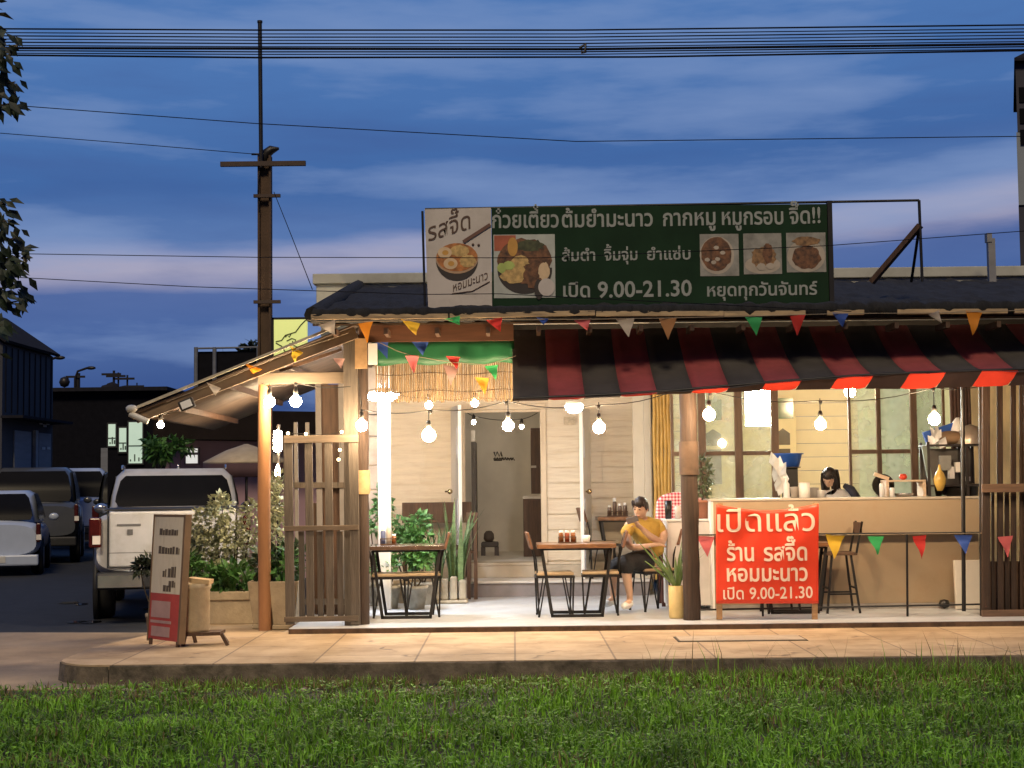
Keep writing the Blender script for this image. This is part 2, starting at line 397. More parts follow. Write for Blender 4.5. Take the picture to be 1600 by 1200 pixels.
# kerb face: rough broken edge
kb = MB(); xs = [-3.3 + i * .12 for i in range(104)]
top_ = []; 
for i in range(len(xs) - 1):
    a = .012 * noise.noise(Vector((xs[i] * 2, 0, 0))); b_ = .012 * noise.noise(Vector((xs[i + 1] * 2, 0, 0)))
    y0a, y0b = YK - .035 + a, YK - .035 + b_
    kb.add([(xs[i], y0a, -.26), (xs[i + 1], y0b, -.26), (xs[i + 1], y0b + .02, SZ - .012 + b_), (xs[i], y0a + .02, SZ - .012 + a), (xs[i], YK - .001, SZ - .004), (xs[i + 1], YK - .001, SZ - .004)],
           [(0, 1, 2, 3), (3, 2, 5, 4)])
cp = corner[::-1] + [(-3.82, 13.4)]; cp = [(-3.3, YK)] + cp
for (xa_, ya_), (xb_, yb_) in zip(cp[:-1], cp[1:]):
    da = (Vector((xa_ + 3.0, ya_ - 13.4)).normalized() * .03) if True else 0; db_ = Vector((xb_ + 3.0, yb_ - 13.4)).normalized() * .03
    kb.add([(xb_ + db_.x, yb_ + db_.y, -.26), (xa_ + da.x, ya_ + da.y, -.26), (xa_ + da.x * .4, ya_ + da.y * .4, SZ - .012), (xb_ + db_.x * .4, yb_ + db_.y * .4, SZ - .012)], [(0, 1, 2, 3)])
tag(kb.build('kerb', kerbm), kind='structure')
# terrace floor
tf = MB().prismz([(-2.2, 15.08), (9, 15.08), (9, 24), (-2.2, 24)], -.24, 0.0)
tag(tf.build('terrace_floor', floorm), kind='structure')
ed = MB().box((-2.2, 15.05, -.06), (9, 15.077, -.004))
tag(ed.build('floor_edging', mat('rusty_edging', (.10, .06, .035), .8, var=.5, scale=9)), kind='structure')
# verge
vg = MB(); NX, NY = 40, 14
def gz(x, y): return -.245 + .05 * noise.noise(Vector((x * .7, y * .9, 3))) + (.0 if y < 12 else 0)
pts = [[(-12 + 24 * i / NX, 2 + 10.5 * j / NY) for i in range(NX + 1)] for j in range(NY + 1)]
for j in range(NY):
    for i in range(NX):
        q = [pts[j][i], pts[j][i + 1], pts[j + 1][i + 1], pts[j + 1][i]]
        vg.add([(x, y, gz(x, y) + .03) for x, y in q], [(0, 1, 2, 3)])
tag(vg.build('verge_soil', mat('verge_soil', (.03, .035, .014), .95, var=.4, scale=5, bump=.4)), kind='structure')
grassm = mat('grass_blade', (.14, .31, .020), .65, var=.55, scale=1.7, island=.55, translucent=.25)
drym = mat('dry_grass', (.17, .13, .055), .7, var=.3, island=.4, translucent=.2)
gr = MB(); rg = random.Random(3)
def blade(x, y, z, h, w, lean, a, mi):
    dx, dy = math.cos(a), math.sin(a); px, py = -dy * w / 2, dx * w / 2
    p1 = (x + dx * lean * .35 * h, y + dy * lean * .35 * h, z + h * .55); t = (x + dx * lean * h, y + dy * lean * h, z + h * (1 - .25 * lean))
    gr.add([(x - px, y - py, z), (x + px, y + py, z), (p1[0] + px * .8, p1[1] + py * .8, p1[2]), (p1[0] - px * .8, p1[1] - py * .8, p1[2]), t], [(0, 1, 2, 3), (3, 2, 4)], mi)
for _ in range(64000):
    y = 6.2 + 6.2 * rg.random() ** .85; hw = 1.2 + y * .39
    x = rg.uniform(-hw, hw)
    c = noise.noise(Vector((x * 1.3, y * 1.6, 0))); c2 = noise.noise(Vector((x * 4, y * 4, 8)))
    right = min(1, max(0, (x + .3) / 2.5))
    h = .085 * (1 + .55 * c + .35 * c2) * rg.uniform(.65, 1.35)
    if y > 11.6: h *= .8 + right * .7 * (y - 11.6)
    if y > 11.9 and right < .35 and rg.random() < .45 + .4 * c2: continue
    if noise.noise(Vector((x * .9, y * 1.1, 21))) < -.42 and rg.random() < .7: continue
    dry = (y > 11.5 and rg.random() < .35) or rg.random() < .03 + .25 * (noise.noise(Vector((x * 1.5, y * 1.5, 33))) > .42)
    blade(x, y, gz(x, y) + .025, max(.03, h), rg.uniform(.006, .015), rg.uniform(.15, .95), rg.uniform(0, 6.283), 1 if dry else 0)
# broad-leaved weeds between the blades
for _ in range(5200):
    y = rg.uniform(6.6, 12.2); hw = 1 + y * .38; x = rg.uniform(-hw, hw)
    for k in range(3):
        a = rg.uniform(0, 6.28); gr.leaf((x, y, gz(x, y) + rg.uniform(.05, .11)), (math.cos(a), math.sin(a), .5), (0, 0, 1), rg.uniform(.03, .07), rg.uniform(.015, .03), 0)
# dry tufts against the kerb, taller on the right
for _ in range(8500):
    x = rg.uniform(-3.0, 6.6); right = min(1, max(0, (x - .5) / 2.5)); y = rg.uniform(12.22, 12.58)
    if noise.noise(Vector((x * 2.2, 0, 5))) < -.38 + -.3 * right: continue
    blade(x, y, -.23, rg.uniform(.05, .13) + right * rg.uniform(.03, .12), rg.uniform(.004, .009), rg.uniform(.1, .9), rg.uniform(0, 6.28), 1 if rg.random() < .6 - .3 * right else 0)
for _ in range(120):
    x = rg.uniform(1.0, 6.2); blade(x, rg.uniform(12.0, 12.55), -.22, rg.uniform(.22, .46), rg.uniform(.005, .009), rg.uniform(.1, .6), rg.uniform(0, 6.28), 1 if rg.random() < .6 else 0)
tag(gr.build('grass', [grassm, drym]), 'short green grass verge in front of the kerb', 'grass', kind='stuff')
# pale pebbles at the foot of the kerb
pb = MB()
for _ in range(260):
    x = rg.uniform(-3.2, 6.4)
    if noise.noise(Vector((x * 1.1, 0, 9))) < -.05: continue
    r = rg.uniform(.008, .026); pb.sphere((x, rg.uniform(12.05, 12.5), gz(x, 12.3) + .035 + r * .3), (r * rg.uniform(.8, 1.5), r, r * .7), 6)
tag(pb.build('gravel', mat('pale_pebble', (.34, .30, .24), .9, var=.3, island=.4)), 'pale pebbles and crumbs of concrete along the foot of the kerb', 'gravel', kind='stuff')
# flush drain cover let into the sidewalk
g0, g1 = G(1063, 1003, SZ), G(1250, 996, SZ); dc = MB(); dc.box((g0.x, g0.y, SZ + .001), (g1.x, g0.y + .42, SZ + .012)); dcm = thing('drain_cover', 'long concrete drain cover with a dark gap let into the sidewalk before the banner', 'drain cover', ((g0.x + g1.x) / 2, g0.y, SZ))
dc.build('cover_slab', mat('cover_concrete', (.38, .31, .23), .85, var=.15, scale=3, bump=.2, dirt=((.2, .15, .1), 4, .5)), dcm, bevel=.004)
MB().box((g0.x - .02, g0.y - .022, SZ + .0005), (g1.x + .02, g0.y - .002, SZ + .005)).build('front_gap', soil, dcm)
for xx_ in (g0.x - .02, g1.x + .002): MB().box((xx_, g0.y, SZ + .0005), (xx_ + .018, g0.y + .42, SZ + .005)).build('side_gap', soil, dcm)
# puddles on the lot
pd = mat('puddle_water', (.01, .012, .015), .04, var=.1)
for k, (px, py, rx, ry) in enumerate(((108, 942, .13, .10), (128, 944, .07, .10), (120, 972, .12, .08), (142, 972, .13, .09), (235, 951, .1, .08))):
    g = G(px, py, -.22)
    mb = MB(); mb.add([(g.x + rx * math.cos(t * .5236) * (1 + .2 * math.sin(3 * t + k)), g.y + ry * math.sin(t * .5236) * 2, -.217) for t in range(12)], [tuple(range(12))])
    tag(mb.build('puddle', pd), kind='structure')

# ================================================================== SHOP BUILDING
YW = 19.9                    # house wall
shop = thing('shop_building', 'single storey noodle shop with cream plank walls, dark roof and open front terrace', 'building', (1.5, 19.9, 0))
dx0, dx1 = X(727, YW), X(845, YW); dz0, dz1 = Z(878, YW), Z(640, YW)
xl, xr = X(574, YW), 1.80
wl = MB(); z = .18; k = 0
while z < 3.6:
    z1 = min(3.6, z + .2)
    spans = [(xl, xr)] if z >= dz1 else [(xl, dx0 - .06), (dx1 + .06, xr)]
    if z < dz1 < z1: z1 = dz1
    for a, b_ in spans:
        # boards butt at irregular joints
        cut = a + (b_ - a) * random.uniform(.3, .7)
        for p, q in ((a, cut), (cut, b_)):
            o = random.uniform(-.003, .003); wl.box((p + .001, YW + o, z + .010), (q - .001, YW + .025, z1 - .006))
    z = z1; k += 1
wl.box((xl, YW + .026, 0), (dx0 - .06, YW + .12, 3.6)); wl.box((dx1 + .06, YW + .026, 0), (xr, YW + .12, 3.6)); wl.box((dx0 - .06, YW + .026, dz1 + .05), (dx1 + .06, YW + .12, 3.6))
wall = wl.build('wall', planks, shop)
fr = MB()
for a, b_ in ((dx0 - .075, dx0), (dx1, dx1 + .075)): fr.box((a, YW - .03, .18), (b_, YW + .14, dz1))
fr.box((dx0 - .075, YW - .032, dz1 + .001), (dx1 + .075, YW + .14, dz1 + .08)); fr.box((dx0, YW - .02, dz1 - .035), (dx1, YW + .03, dz1 - .001))
fr.build('door_frame', creamtrim, shop, bevel=.006)
# room behind the doorway
rm = MB(); Y2 = 23.0
rm.quad((-1.8, Y2, 0), (1.7, Y2, 0), (1.7, Y2, 3), (-1.8, Y2, 3)); rm.quad((-1.8, YW + .13, 0), (-1.8, Y2, 0), (-1.8, Y2, 3), (-1.8, YW + .13, 3))
rm.quad((1.7, Y2, 0), (1.7, YW + .13, 0), (1.7, YW + .13, 3), (1.7, Y2, 3)); rm.quad((-1.8, YW + .13, 2.9), (1.7, YW + .13, 2.9), (1.7, Y2, 2.9), (-1.8, Y2, 2.9))
rm.quad((-1.8, YW + .1, dz0), (1.7, YW + .1, dz0), (1.7, Y2, dz0), (-1.8, Y2, dz0))
rm.build('back_room', mat('grey_plaster', (.66, .63, .57), .8, var=.1, scale=1.5), shop)
# left corner column of rough blocks
cc = MB(); z = 0; i = 0
while z < 2.7:
    h = random.uniform(.24, .36); ox = random.uniform(-.02, .02); cc.box((X(574, 18.2) + ox, 18.2, z + .004), (X(594, 18.2) + ox, 18.5, z + h - .004)); z += h
cc.build('corner_column', mat('rough_block', (.40, .36, .33), .85, var=.2, bump=.3, bscale=14), shop, bevel=.012)
# platform steps
st = MB(); sx0, sx1 = X(724, 18.95), X(1012, 18.95)
st.box((sx0, 18.95, 0), (sx1, YW, .165)); st.build('step', mat('grey_step', (.22, .20, .20), .8, var=.15), shop)
st = MB(); st.box((sx0 - .01, 18.92, .166), (sx1 + .01, YW, .195)); st.build('step_tread', mat('pale_tread', (.58, .56, .52), .6, var=.08), shop, bevel=.006)
st = MB(); st.box((X(735, 19.6), 19.6, .196), (X(910, 19.6), YW - .034, dz0 - .03)); st.box((X(735, 19.6) - .01, 19.585, dz0 - .029), (X(850, 19.6), YW + .1, dz0 + .004)); st.build('threshold', mat('tan_render', (.46, .40, .31), .75, var=.1), shop, bevel=.005)
# roof: dark slope with a ragged rolled front edge
YE = 15.0; ze = 3.0; zr = 3.86; YR = 19.5
rl, rrr = -1.95, 9.0
rf = MB(); NX = 320; NYr = 24
grid = []
for j in range(NYr + 1):
    t = j / NYr; row = []
    for i in range(NX + 1):
        x = rl + (rrr - rl) * i / NX
        zz = ze + (zr - ze) * t + .035 * noise.noise(Vector((x * 3, t * 9, 1))) + .035 * noise.noise(Vector((x * 9, t * 26, 4)))
        yy = YE + (YR - YE) * t
        if i == 0: zz -= .05
        row.append(Vector((x, yy, zz + .06)))
    grid.append(row)
vs = [p for row in grid for p in row]; n_ = NX + 1
rf.add(vs, [(j * n_ + i, j * n_ + i + 1, (j + 1) * n_ + i + 1, (j + 1) * n_ + i) for j in range(NYr) for i in range(NX)], 0, True)
# rolled edge
rf.tube([(rl + (rrr - rl) * i / NX, YE - .02, ze + .05 + .018 * noise.noise(Vector((i * .35, 0, 7)))) for i in range(NX + 1)], [.075 + .028 * noise.noise(Vector((i * .3, 3, 0))) for i in range(NX + 1)], 8)
rf.tube([(rl, YE + (YR - YE) * j / 8, ze + (zr - ze) * j / 8 + .06) for j in range(9)], .085, 8)
roof = rf.build('roof', roofm, shop)
un = MB(); un.box((rl, YE, -.02), (rrr, YE + 4.6, 0), rot=Matrix.Rotation(math.atan2(zr - ze, YR - YE), 3, 'X'), piv=(0, YE, 0)); un.v = [(x, y, z + ze - .03) for x, y, z in un.v]
un.build('roof_underside', underm, shop)
# wooden fascia under the edge, in broken lengths
fa = MB(); rnd = random.Random(5); x = X(487, 14.93)
while x < 8.5:
    L = rnd.uniform(.35, 1.3) if x > .2 else rnd.uniform(.9, 1.6); zz = Z(493, 14.93) + .0 + rnd.uniform(-.012, .012)
    fa.box((x, 14.905, zz - .028), (x + L, 14.94, zz + .022), rot=Matrix.Rotation(rnd.uniform(-.012, .012), 3, 'Y')); x += L + (rnd.uniform(.0, .02) if x < 1.2 else rnd.uniform(.02, .35))
fa.build('fascia', mat('pale_fascia', (.42, .30, .17), .7, var=.3, scale=5, stretch=(.6, 4, 4), dirt=((.12, .09, .06), 6, .8)), shop, bevel=.004)
# dark board over the blind
bd = MB(); bd.box((X(562, 15.35), 15.35, Z(532, 15.35)), (X(805, 15.35), 15.38, Z(499, 15.35))); MB().box((X(805, 16.06), 16.06, 2.7), (rrr, 16.09, 3.05)).build('awning_board', mat('black_board', (.012, .010, .009), .9), shop)
bd.build('lintel_board', mat('brown_lintel', (.11, .045, .022), .7, var=.3, scale=3, stretch=(.6, 3, 5)), shop)
rb = MB()
for i in range(16): rb.box((rl + .2 + i * .5, 14.96, 2.86), (rl + .24 + i * .5, 15.34, 2.92))
build_each(rb, 'rafter', wood_dark, shop)
# pale parapet of the house behind
pp = MB(); pz0, pz1 = Z(456, 19.6, 800), Z(425, 19.6, 800)
px0 = X(495, 19.6); pp.box((px0, 19.6, pz0 - .4), (9, 19.75, pz1 - .13)); pp.box((px0 - .04, 19.55, pz1 - .129), (9.05, 19.8, pz1 + .0)); pp.box((px0, 20.05, 3.2), (9, 26, pz1 - .2))
pp.build('parapet', parapetm, shop, bevel=.01)
# terrace posts
def post(px, Y, r, zt, collar=None):
    p = MB(); x = X(px, Y, 800); n = 14
    p.tube([(x + .012 * noise.noise(Vector((k * .6, px, 0))), Y, k * zt / n - .002) for k in range(n + 1)], [r * (1 + .07 * noise.noise(Vector((k * .9, 5, px)))) for k in range(n + 1)], 10)
    o = p.build('post', wood_post, shop)
    if collar:
        c = MB(); c.tube([(x, Y, collar[0]), (x, Y, collar[1])], r * 1.12, 12); c.build('post_wrap', mat('tan_wrap', (.40, .25, .12), .7, var=.2, scale=12) if px < 800 else mat('brown_wrap', (.075, .044, .026), .7, var=.3, scale=9), o)
    return o
post(563, 15.5, .09, 2.9, (Z(772, 15.5, 563), Z(735, 15.5, 563)))
post(1078, 15.55, .088, 2.6, (Z(742, 15.55, 1078), Z(690, 15.55, 1078)))
pw = MB(); x = X(600, 17.2); pw.box((x - .07, 17.2, 0), (x + .07, 17.34, 2.8)); pw.build('white_post', whitep, shop, bevel=.01)
wp = MB(); x = X(590, 15.36); wp.box((x - .085, 15.33, Z(568, 15.4)), (x + .005, 15.36, Z(535, 15.4))); wp.build('tarp_fixing', whitep, shop)
wp = MB(); x0 = X(556, 15.35); wp.box((x0, 15.33, Z(574, 15.4)), (X(575, 15.35), 15.36, Z(527, 15.4))); wp.build('post_cap', mat('tan_wrap', (.4, .25, .12), .7), shop)
# yellow bamboo screen beside the kitchen
by = MB(); xa, xb = X(1021, 19.0), X(1054, 19.0)
for i in range(6):
    x = xa + (xb - xa) * (i + .5) / 6; by.tube([(x + .006 * math.sin(k * 1.7 + i), 19.0, .19 + k * .26) for k in range(10)], [.022 + (.003 if k % 2 else 0) for k in range(10)], 8)
build_each(by, 'bamboo_cane', mat('yellow_bamboo', (.42, .26, .06), .5, var=.25, scale=7, stretch=(3, 3, 1)), shop)
wd_ = MB(); xa = X(990, 19.3); wd_.box((xa, 19.3, .195), (xa + .16, 19.33, 2.6)); wd_.box((X(1008, 19.2), 19.2, .195), (X(1017, 19.2), 19.3, 2.6)); wd_.build('side_window', mat('pale_side_panel', (.55, .52, .44), .4, var=.06), shop)
# ---- kitchen: back wall, side walls, ceiling
kt = MB(); KY = 21.6; kx0, kx1 = 1.95, 6.6
for i in range(15):
    z = i * .19; kt.box((kx0, KY + random.uniform(-.002, .002), z + .003), (kx1, KY + .03, z + .188))
kt.quad((kx0, 18.7, 0), (kx0, KY, 0), (kx0, KY, 2.85), (kx0, 18.7, 2.85)); kt.quad((kx1, KY, 0), (kx1, 16.2, 0), (kx1, 16.2, 2.85), (kx1, KY, 2.85)); kt.quad((kx0, 18.7, 2.8), (kx1, 18.7, 2.8), (kx1, KY, 2.8), (kx0, KY, 2.8))
kt.build('kitchen_wall', mat('cream_kitchen', (.76, .68, .50), .6, var=.06, scale=2), shop)
kg = MB(); kg.box((X(1345, 21.5), 21.55, 0), (kx1 - .05, 21.58, 2.7)); kg.build('green_wall_panel', mat('mint_wall', (.64, .74, .62), .5, var=.06), shop)
# double door at the back of the kitchen
kd = MB(); a, b_ = X(1098, 21.5), X(1246, 21.5); kd.box((a, 21.5, 0), (b_, 21.56, 2.35)); kdo = kd.build('inner_door', mat('cream_door', (.70, .62, .40), .5, var=.05), shop, bevel=.004)
pn = MB(); dkp = mat('dark_door_panel', (.06, .042, .018), .3, var=.2)
for q0, q1 in ((1103, 1128), (1214, 1236)):
    xa, xb = X(q0, 21.49), X(q1, 21.49)
    pn.prism([(xa, Z(700, 21.49)), (xb, Z(700, 21.49)), (xb, Z(682, 21.49)), ((xa + xb) / 2, Z(674, 21.49)), (xa, Z(682, 21.49))][::-1], 21.496, 21.488); pn.box((xa, 21.488, Z(760, 21.49)), (xb, 21.496, Z(706, 21.49)))
build_each(pn, 'door_panel', dkp, kdo)
tr = MB(); tr.box((X(1103, 21.49), 21.486, Z(660, 21.49)), (X(1130, 21.49), 21.496, Z(628, 21.49))); tr.box((X(1213, 21.49), 21.486, Z(659, 21.49)), (X(1242, 21.49), 21.496, Z(627, 21.49))); build_each(tr, 'transom_pane', mat('green_pane', (.045, .10, .02), .15, var=.15), kdo)
# ---- folding window frames along the kitchen front
KF = 18.6; zs, zt_ = .95, 2.62
frm = mat('brown_window_frame', (.13, .075, .045), .5, var=.25, stretch=(4, 4, .6))
gl = glass('kitchen_glass', (.94, .98, .92), .26, .06); glb = glass('bluish_glass', (.88, .97, .96), .34, .07)  # lamp haze on the panes is put into their diffuse share
for (q0, q1, g_, dy) in ((1050, 1098, gl, 0), (1098, 1158, gl, .02), (1158, 1212, gl, 0), (1328, 1376, gl, .0), (1376, 1432, glb, .03), (1432, 1482, glb, .06)):
    xa, xb = X(q0, KF), X(q1, KF); y = KF + dy; wfr = MB(); w = .032
    wfr.box((xa, y, zs), (xa + w, y + .045, zt_)); wfr.box((xb - w, y, zs), (xb, y + .045, zt_)); wfr.box((xa + w, y + .003, zs), (xb - w, y + .042, zs + .05)); wfr.box((xa + w, y + .003, zt_ - .05), (xb - w, y + .042, zt_))
    zm = Z(712, KF); wfr.box((xa + w, y + .004, zm - .025), (xb - w, y + .04, zm + .025))
    wo = wfr.build('window_frame', frm, shop, bevel=.003)
    MB().box((xa + w, y + .018, zs + .05), (xb - w, y + .024, zm - .025)).box((xa + w, y + .018, zm + .025), (xb - w, y + .024, zt_ - .05)).build('window_pane', g_, wo)
mu = MB()
for q in (1098, 1155, 1212): x = X(q, KF - .03); mu.box((x - .045, KF - .07, 0), (x + .045, KF - .012, 2.7))
for q in (1432,): x = X(q, KF - .03); mu.box((x - .06, KF - .07, 0), (x + .02, KF - .012, 2.7))
build_each(mu, 'mullion', frm, shop, bevel=.004)
wb = MB(); wb.box((X(1050, KF), KF + .005, 0), (X(1540, KF), KF + .05, zs - .002)); wb.build('window_sill_wall', mat('sill_wall', (.5, .42, .3), .7, var=.1), shop)
hd = MB(); hd.box((X(1000, KF), KF - .05, 2.71), (8, KF + .06, 2.9)); hd.build('window_header', frm, shop)
# right end wall of the terrace
rw = MB(); rw.box((5.40, 18.2, 0), (8.5, 18.25, 2.9)); rw.build('end_wall', mat('ochre_boards', (.76, .63, .38), .6, var=.2, scale=3, stretch=(4, 4, .7)), shop)

# open door leaves, seen almost edge-on
def leafdoor(pa, pb, Ya, Yb, ztop, knob_px, lab):
    a = W(pa, 760, Ya); b_ = W(pb, 760, Yb)
    t = thing('door_leaf', lab, 'door', ((a.x + b_.x) / 2, (Ya + Yb) / 2, .195))
    m = MB(); m.bar((a.x, Ya, (ztop + .2) / 2), (b_.x, Yb, (ztop + .2) / 2), .045, ztop - .2); m.build('door_panel', mat('white_door', (.80, .80, .78), .4, var=.04), t, bevel=.004)
    e = MB(); d = Vector((b_.x - a.x, Yb - Ya, 0)).normalized()
    for zz in (.5, 1.0, 1.9):
        e.bar(Vector((a.x, Ya, zz)) + d * .08 + Vector((0, 0, -.2)), Vector((a.x, Ya, zz)) + d * .08 + Vector((0, 0, .2)), .055, .06)
    build_each(e, 'door_rail', mat('pale_blue_rail', (.55, .58, .64), .4), t)
    k = W(knob_px, 768, (Ya + Yb) / 2 - .2); kb_ = MB(); kb_.sphere((k.x, k.y, k.z), .035, 10); kb_.tube([(k.x - .06, k.y + .05, k.z), (k.x, k.y, k.z)], .012, 8); kb_.build('knob', mat('brass_knob', (.45, .33, .18), .25, metal=.8), t)
leafdoor(719, 708, 19.15, 19.85, Z(632, 19.2), 703, 'white door leaf left of the doorway, open and seen edge on')
leafdoor(909, 921, 19.15, 19.85, Z(638, 19.2), 921, 'white door leaf right of the doorway, open and seen edge on')
# ================================================================== ROOFTOP SIGN
YS = 15.8
def SP(px, py): v = W(px, py, YS); return v.x, v.z
sx0, sxm, sx1 = X(664, YS, 400), X(768, YS, 400), X(1294, YS, 400)
sb, st_ = Z(486, YS, 800), Z(324, YS, 800)
sign = thing('shop_sign', 'wide rooftop sign, dark green with white Thai lettering and a white bowl panel', 'sign', ((sx0 + sx1) / 2, YS, sb))
green = mat('dark_green_sheet', (.010, .030, .014), .75, var=.25, scale=2, spec=.15)
whites = mat('white_sign_sheet', (.52, .47, .43), .6, var=.06, scale=2, dirt=((.3, .26, .22), 2.5, .4))
letter = mat('pale_lettering', (.27, .29, .27), .6, var=.08)
MB().box((sxm + .003, YS, sb - .03), (sx1, YS + .05, st_)).build('green_panel', green, sign, bevel=.004)
MB().prism([(sx0 + .03, sb + .015), (sxm, sb), (sxm, st_), (sx0, st_ - .01)], YS + .052, YS + .004).build('white_panel', whites, sign)
FY = YS - .006
def slope(px0, py0, px1, py1): return SP(px0, py0), SP(px1, py1)
for t, a, b_, es in (('ก๋วยเตี๋ยว', (769, 356), (873, 355), .235), ('ต้มยำมะนาว', (878, 355), (1020, 353), .235), ('กากหมู', (1036, 353), (1118, 351), .235), ('หมูกรอบ', (1128, 351), (1224, 350), .235), ('จี๊ด!!', (1233, 350), (1282, 348), .235),
                     ('ส้มตำ', (878, 408), (930, 407), .165), ('จิ้มจุ่ม', (944, 407), (996, 406), .165), ('ยำแซ่บ', (1011, 406), (1079, 405), .165),
                     ('เปิด', (880, 464), (922, 464), .205), ('9.00-21.30', (934, 465), (1081, 462), .235), ('หยุดทุกวันจันทร์', (1105, 463), (1277, 460), .18)):
    p0, p1 = slope(*a, *b_); lettering(t, p0, p1, FY, letter, sign, hscale=es, bold=.018)
ink = mat('brown_ink', (.09, .05, .035), .7, var=.2)
p0, p1 = slope(669, 377, 735, 357); lettering('รสจี๊ด', p0, p1, YS - .002, ink, sign, bold=.004, hscale=.26)
p0, p1 = slope(708, 456, 762, 436); lettering('หอมมะนาว', p0, p1, YS - .002, ink, sign, bold=.004, hscale=.13)
m = MB(); m.tube([Vector((*SP(706, 459)[:1], YS - .001, SP(706, 459)[1])), Vector((SP(738, 455)[0], YS - .001, SP(738, 455)[1])), Vector((SP(765, 440)[0], YS - .001, SP(765, 440)[1]))], .006, 5)
for q in ((739, 382), (748, 383)): m.sphere((SP(*q)[0], YS, SP(*q)[1]), .014, 8)
m.build('underline', ink, sign)
# printed bowl on the white panel
def disc(mb, px, py, rx, ry, layer, mi=0, a0=0, a1=360, n=26, jag=0):
    c = SP(px, py); pts = ellipse(c[0], c[1], rx / 152, ry / 152, n, a0, a1)
    if jag: pts = [(c[0] + (x - c[0]) * (1 + jag * noise.noise(Vector((i * .9, px, py)))), c[1] + (z - c[1]) * (1 + jag * noise.noise(Vector((i * .9, py, px))))) for i, (x, z) in enumerate(pts)]
    mb.prism(pts, YS - .0015 * layer, YS - .0015 * layer + .001, mi)
broth = mat('broth_print', (.38, .14, .035), .5, var=.6, scale=16); bowlk = mat('bowl_black_print', (.03, .022, .018), .5); egg = mat('egg_print', (.62, .45, .27), .5, var=.12, scale=14)
yolk = mat('yolk_print', (.50, .26, .05), .5); rim = mat('bowl_rim_print', (.42, .27, .16), .5); stick = mat('chopstick_print', (.13, .06, .04), .5); nood = mat('noodle_print', (.50, .33, .12), .5, var=.4, scale=20)
bw = MB(); disc(bw, 714, 407, 33, 32, 1, 0, 180, 360); disc(bw, 714, 404, 33.5, 24, 2, 1); disc(bw, 714, 402, 32, 22.5, 3, 2)
disc(bw, 718, 392, 15, 9, 4, 3, jag=.3); disc(bw, 731, 408, 13, 10, 4.5, 3, jag=.3)
for q in ((695, 395), (704, 412)): disc(bw, *q, 11, 9, 5, 4); disc(bw, q[0] + 1, q[1], 5, 4, 6, 5)
a, b_ = SP(724, 378), SP(766, 351); bw.bar((a[0], YS - .008, a[1]), (b_[0], YS - .008, b_[1]), .035, .003, 6, up=(0, 1, 0))
bw.build('bowl_print', [bowlk, rim, broth, nood, egg, yolk, stick], sign)
# food photograph prints on the green panel
meat = mat('meat_print', (.13, .055, .022), .5, var=.8, scale=18); lime = mat('lime_print', (.38, .46, .12), .5, var=.2); paper = mat('photo_print', (.40, .42, .38), .5, var=.15, scale=5); redp = mat('red_print', (.36, .09, .04), .5, var=.3)
fp = MB()
def rect(mb, x0, y0, x1, y1, layer, mi):
    a, b_ = SP(x0, y0), SP(x1, y1); mb.prism([(a[0], b_[1]), (b_[0], b_[1]), (b_[0], a[1]), (a[0], a[1])], YS - .0015 * layer, YS - .0015 * layer + .001, mi)
rect(fp, 771, 367, 868, 465, 3, 0); rect(fp, 772, 368, 806, 392, 4, 6)
disc(fp, 820, 422, 43, 38, 5, 1, 175, 365); disc(fp, 820, 408, 43, 36, 6, 2, jag=.10); disc(fp, 828, 384, 22, 9, 6.5, 9, jag=.5); disc(fp, 803, 428, 22, 15, 7, 3, jag=.35); disc(fp, 813, 408, 13, 9, 7.5, 3, jag=.4); disc(fp, 836, 432, 18, 20, 8, 2, jag=.3)
disc(fp, 801, 386, 8, 15, 8, 7); disc(fp, 784, 419, 7, 8, 8, 5, jag=.3); disc(fp, 795, 415, 9, 7, 9, 5, jag=.2); disc(fp, 850, 424, 9, 14, 9, 4, jag=.2); disc(fp, 854, 449, 13, 14, 10, 8); disc(fp, 842, 452, 7, 16, 9.5, 1, jag=.3)
fp.build('noodle_bowl_photo', [paper, bowlk, meat, nood, egg, lime, redp, yolk, whites, mat('herb_print', (.05, .055, .02), .5, var=.6, scale=20)], sign)
for k, (x0, x1) in enumerate(((1093, 1155), (1161, 1222), (1228, 1291))):
    fp = MB(); rect(fp, x0, 366 - k * 1.0, x1, 431 - k * 3, 3, 0); c = (x0 + x1) / 2
    if k == 0: disc(fp, c - 4, 399, 27, 30, 4, 3); disc(fp, c - 5, 397, 24, 27, 5, 2, jag=.12); [disc(fp, c - 5 + dx, 397 + dy, 4, 3, 6, 3, jag=.4) for dx, dy in ((0, -10), (10, -2), (-14, 9), (2, 8), (-4, 13))]
    if k == 1: disc(fp, c, 414, 28, 14, 4, 3); disc(fp, c + 1, 402, 21, 17, 5, 1, jag=.35); disc(fp, c + 8, 396, 8, 17, 6, 2, jag=.3); disc(fp, c - 2, 417, 7, 6, 7, 3, jag=.3); disc(fp, c + 12, 416, 7, 5, 7, 3, jag=.3)
    if k == 2: disc(fp, c, 400, 30, 26, 4, 3); disc(fp, c, 402, 23, 19, 5, 2, jag=.2); disc(fp, c, 377, 22, 7, 6, 1, jag=.3)
    fp.build('dish_photo', [mat('photo_print_grey', (.26, .25, .22), .5, var=.35, scale=6), mat('crispy_print', (.22, .12, .05), .5, var=.6, scale=20), meat, mat('plate_print', (.40, .34, .27), .5, var=.15)], sign)
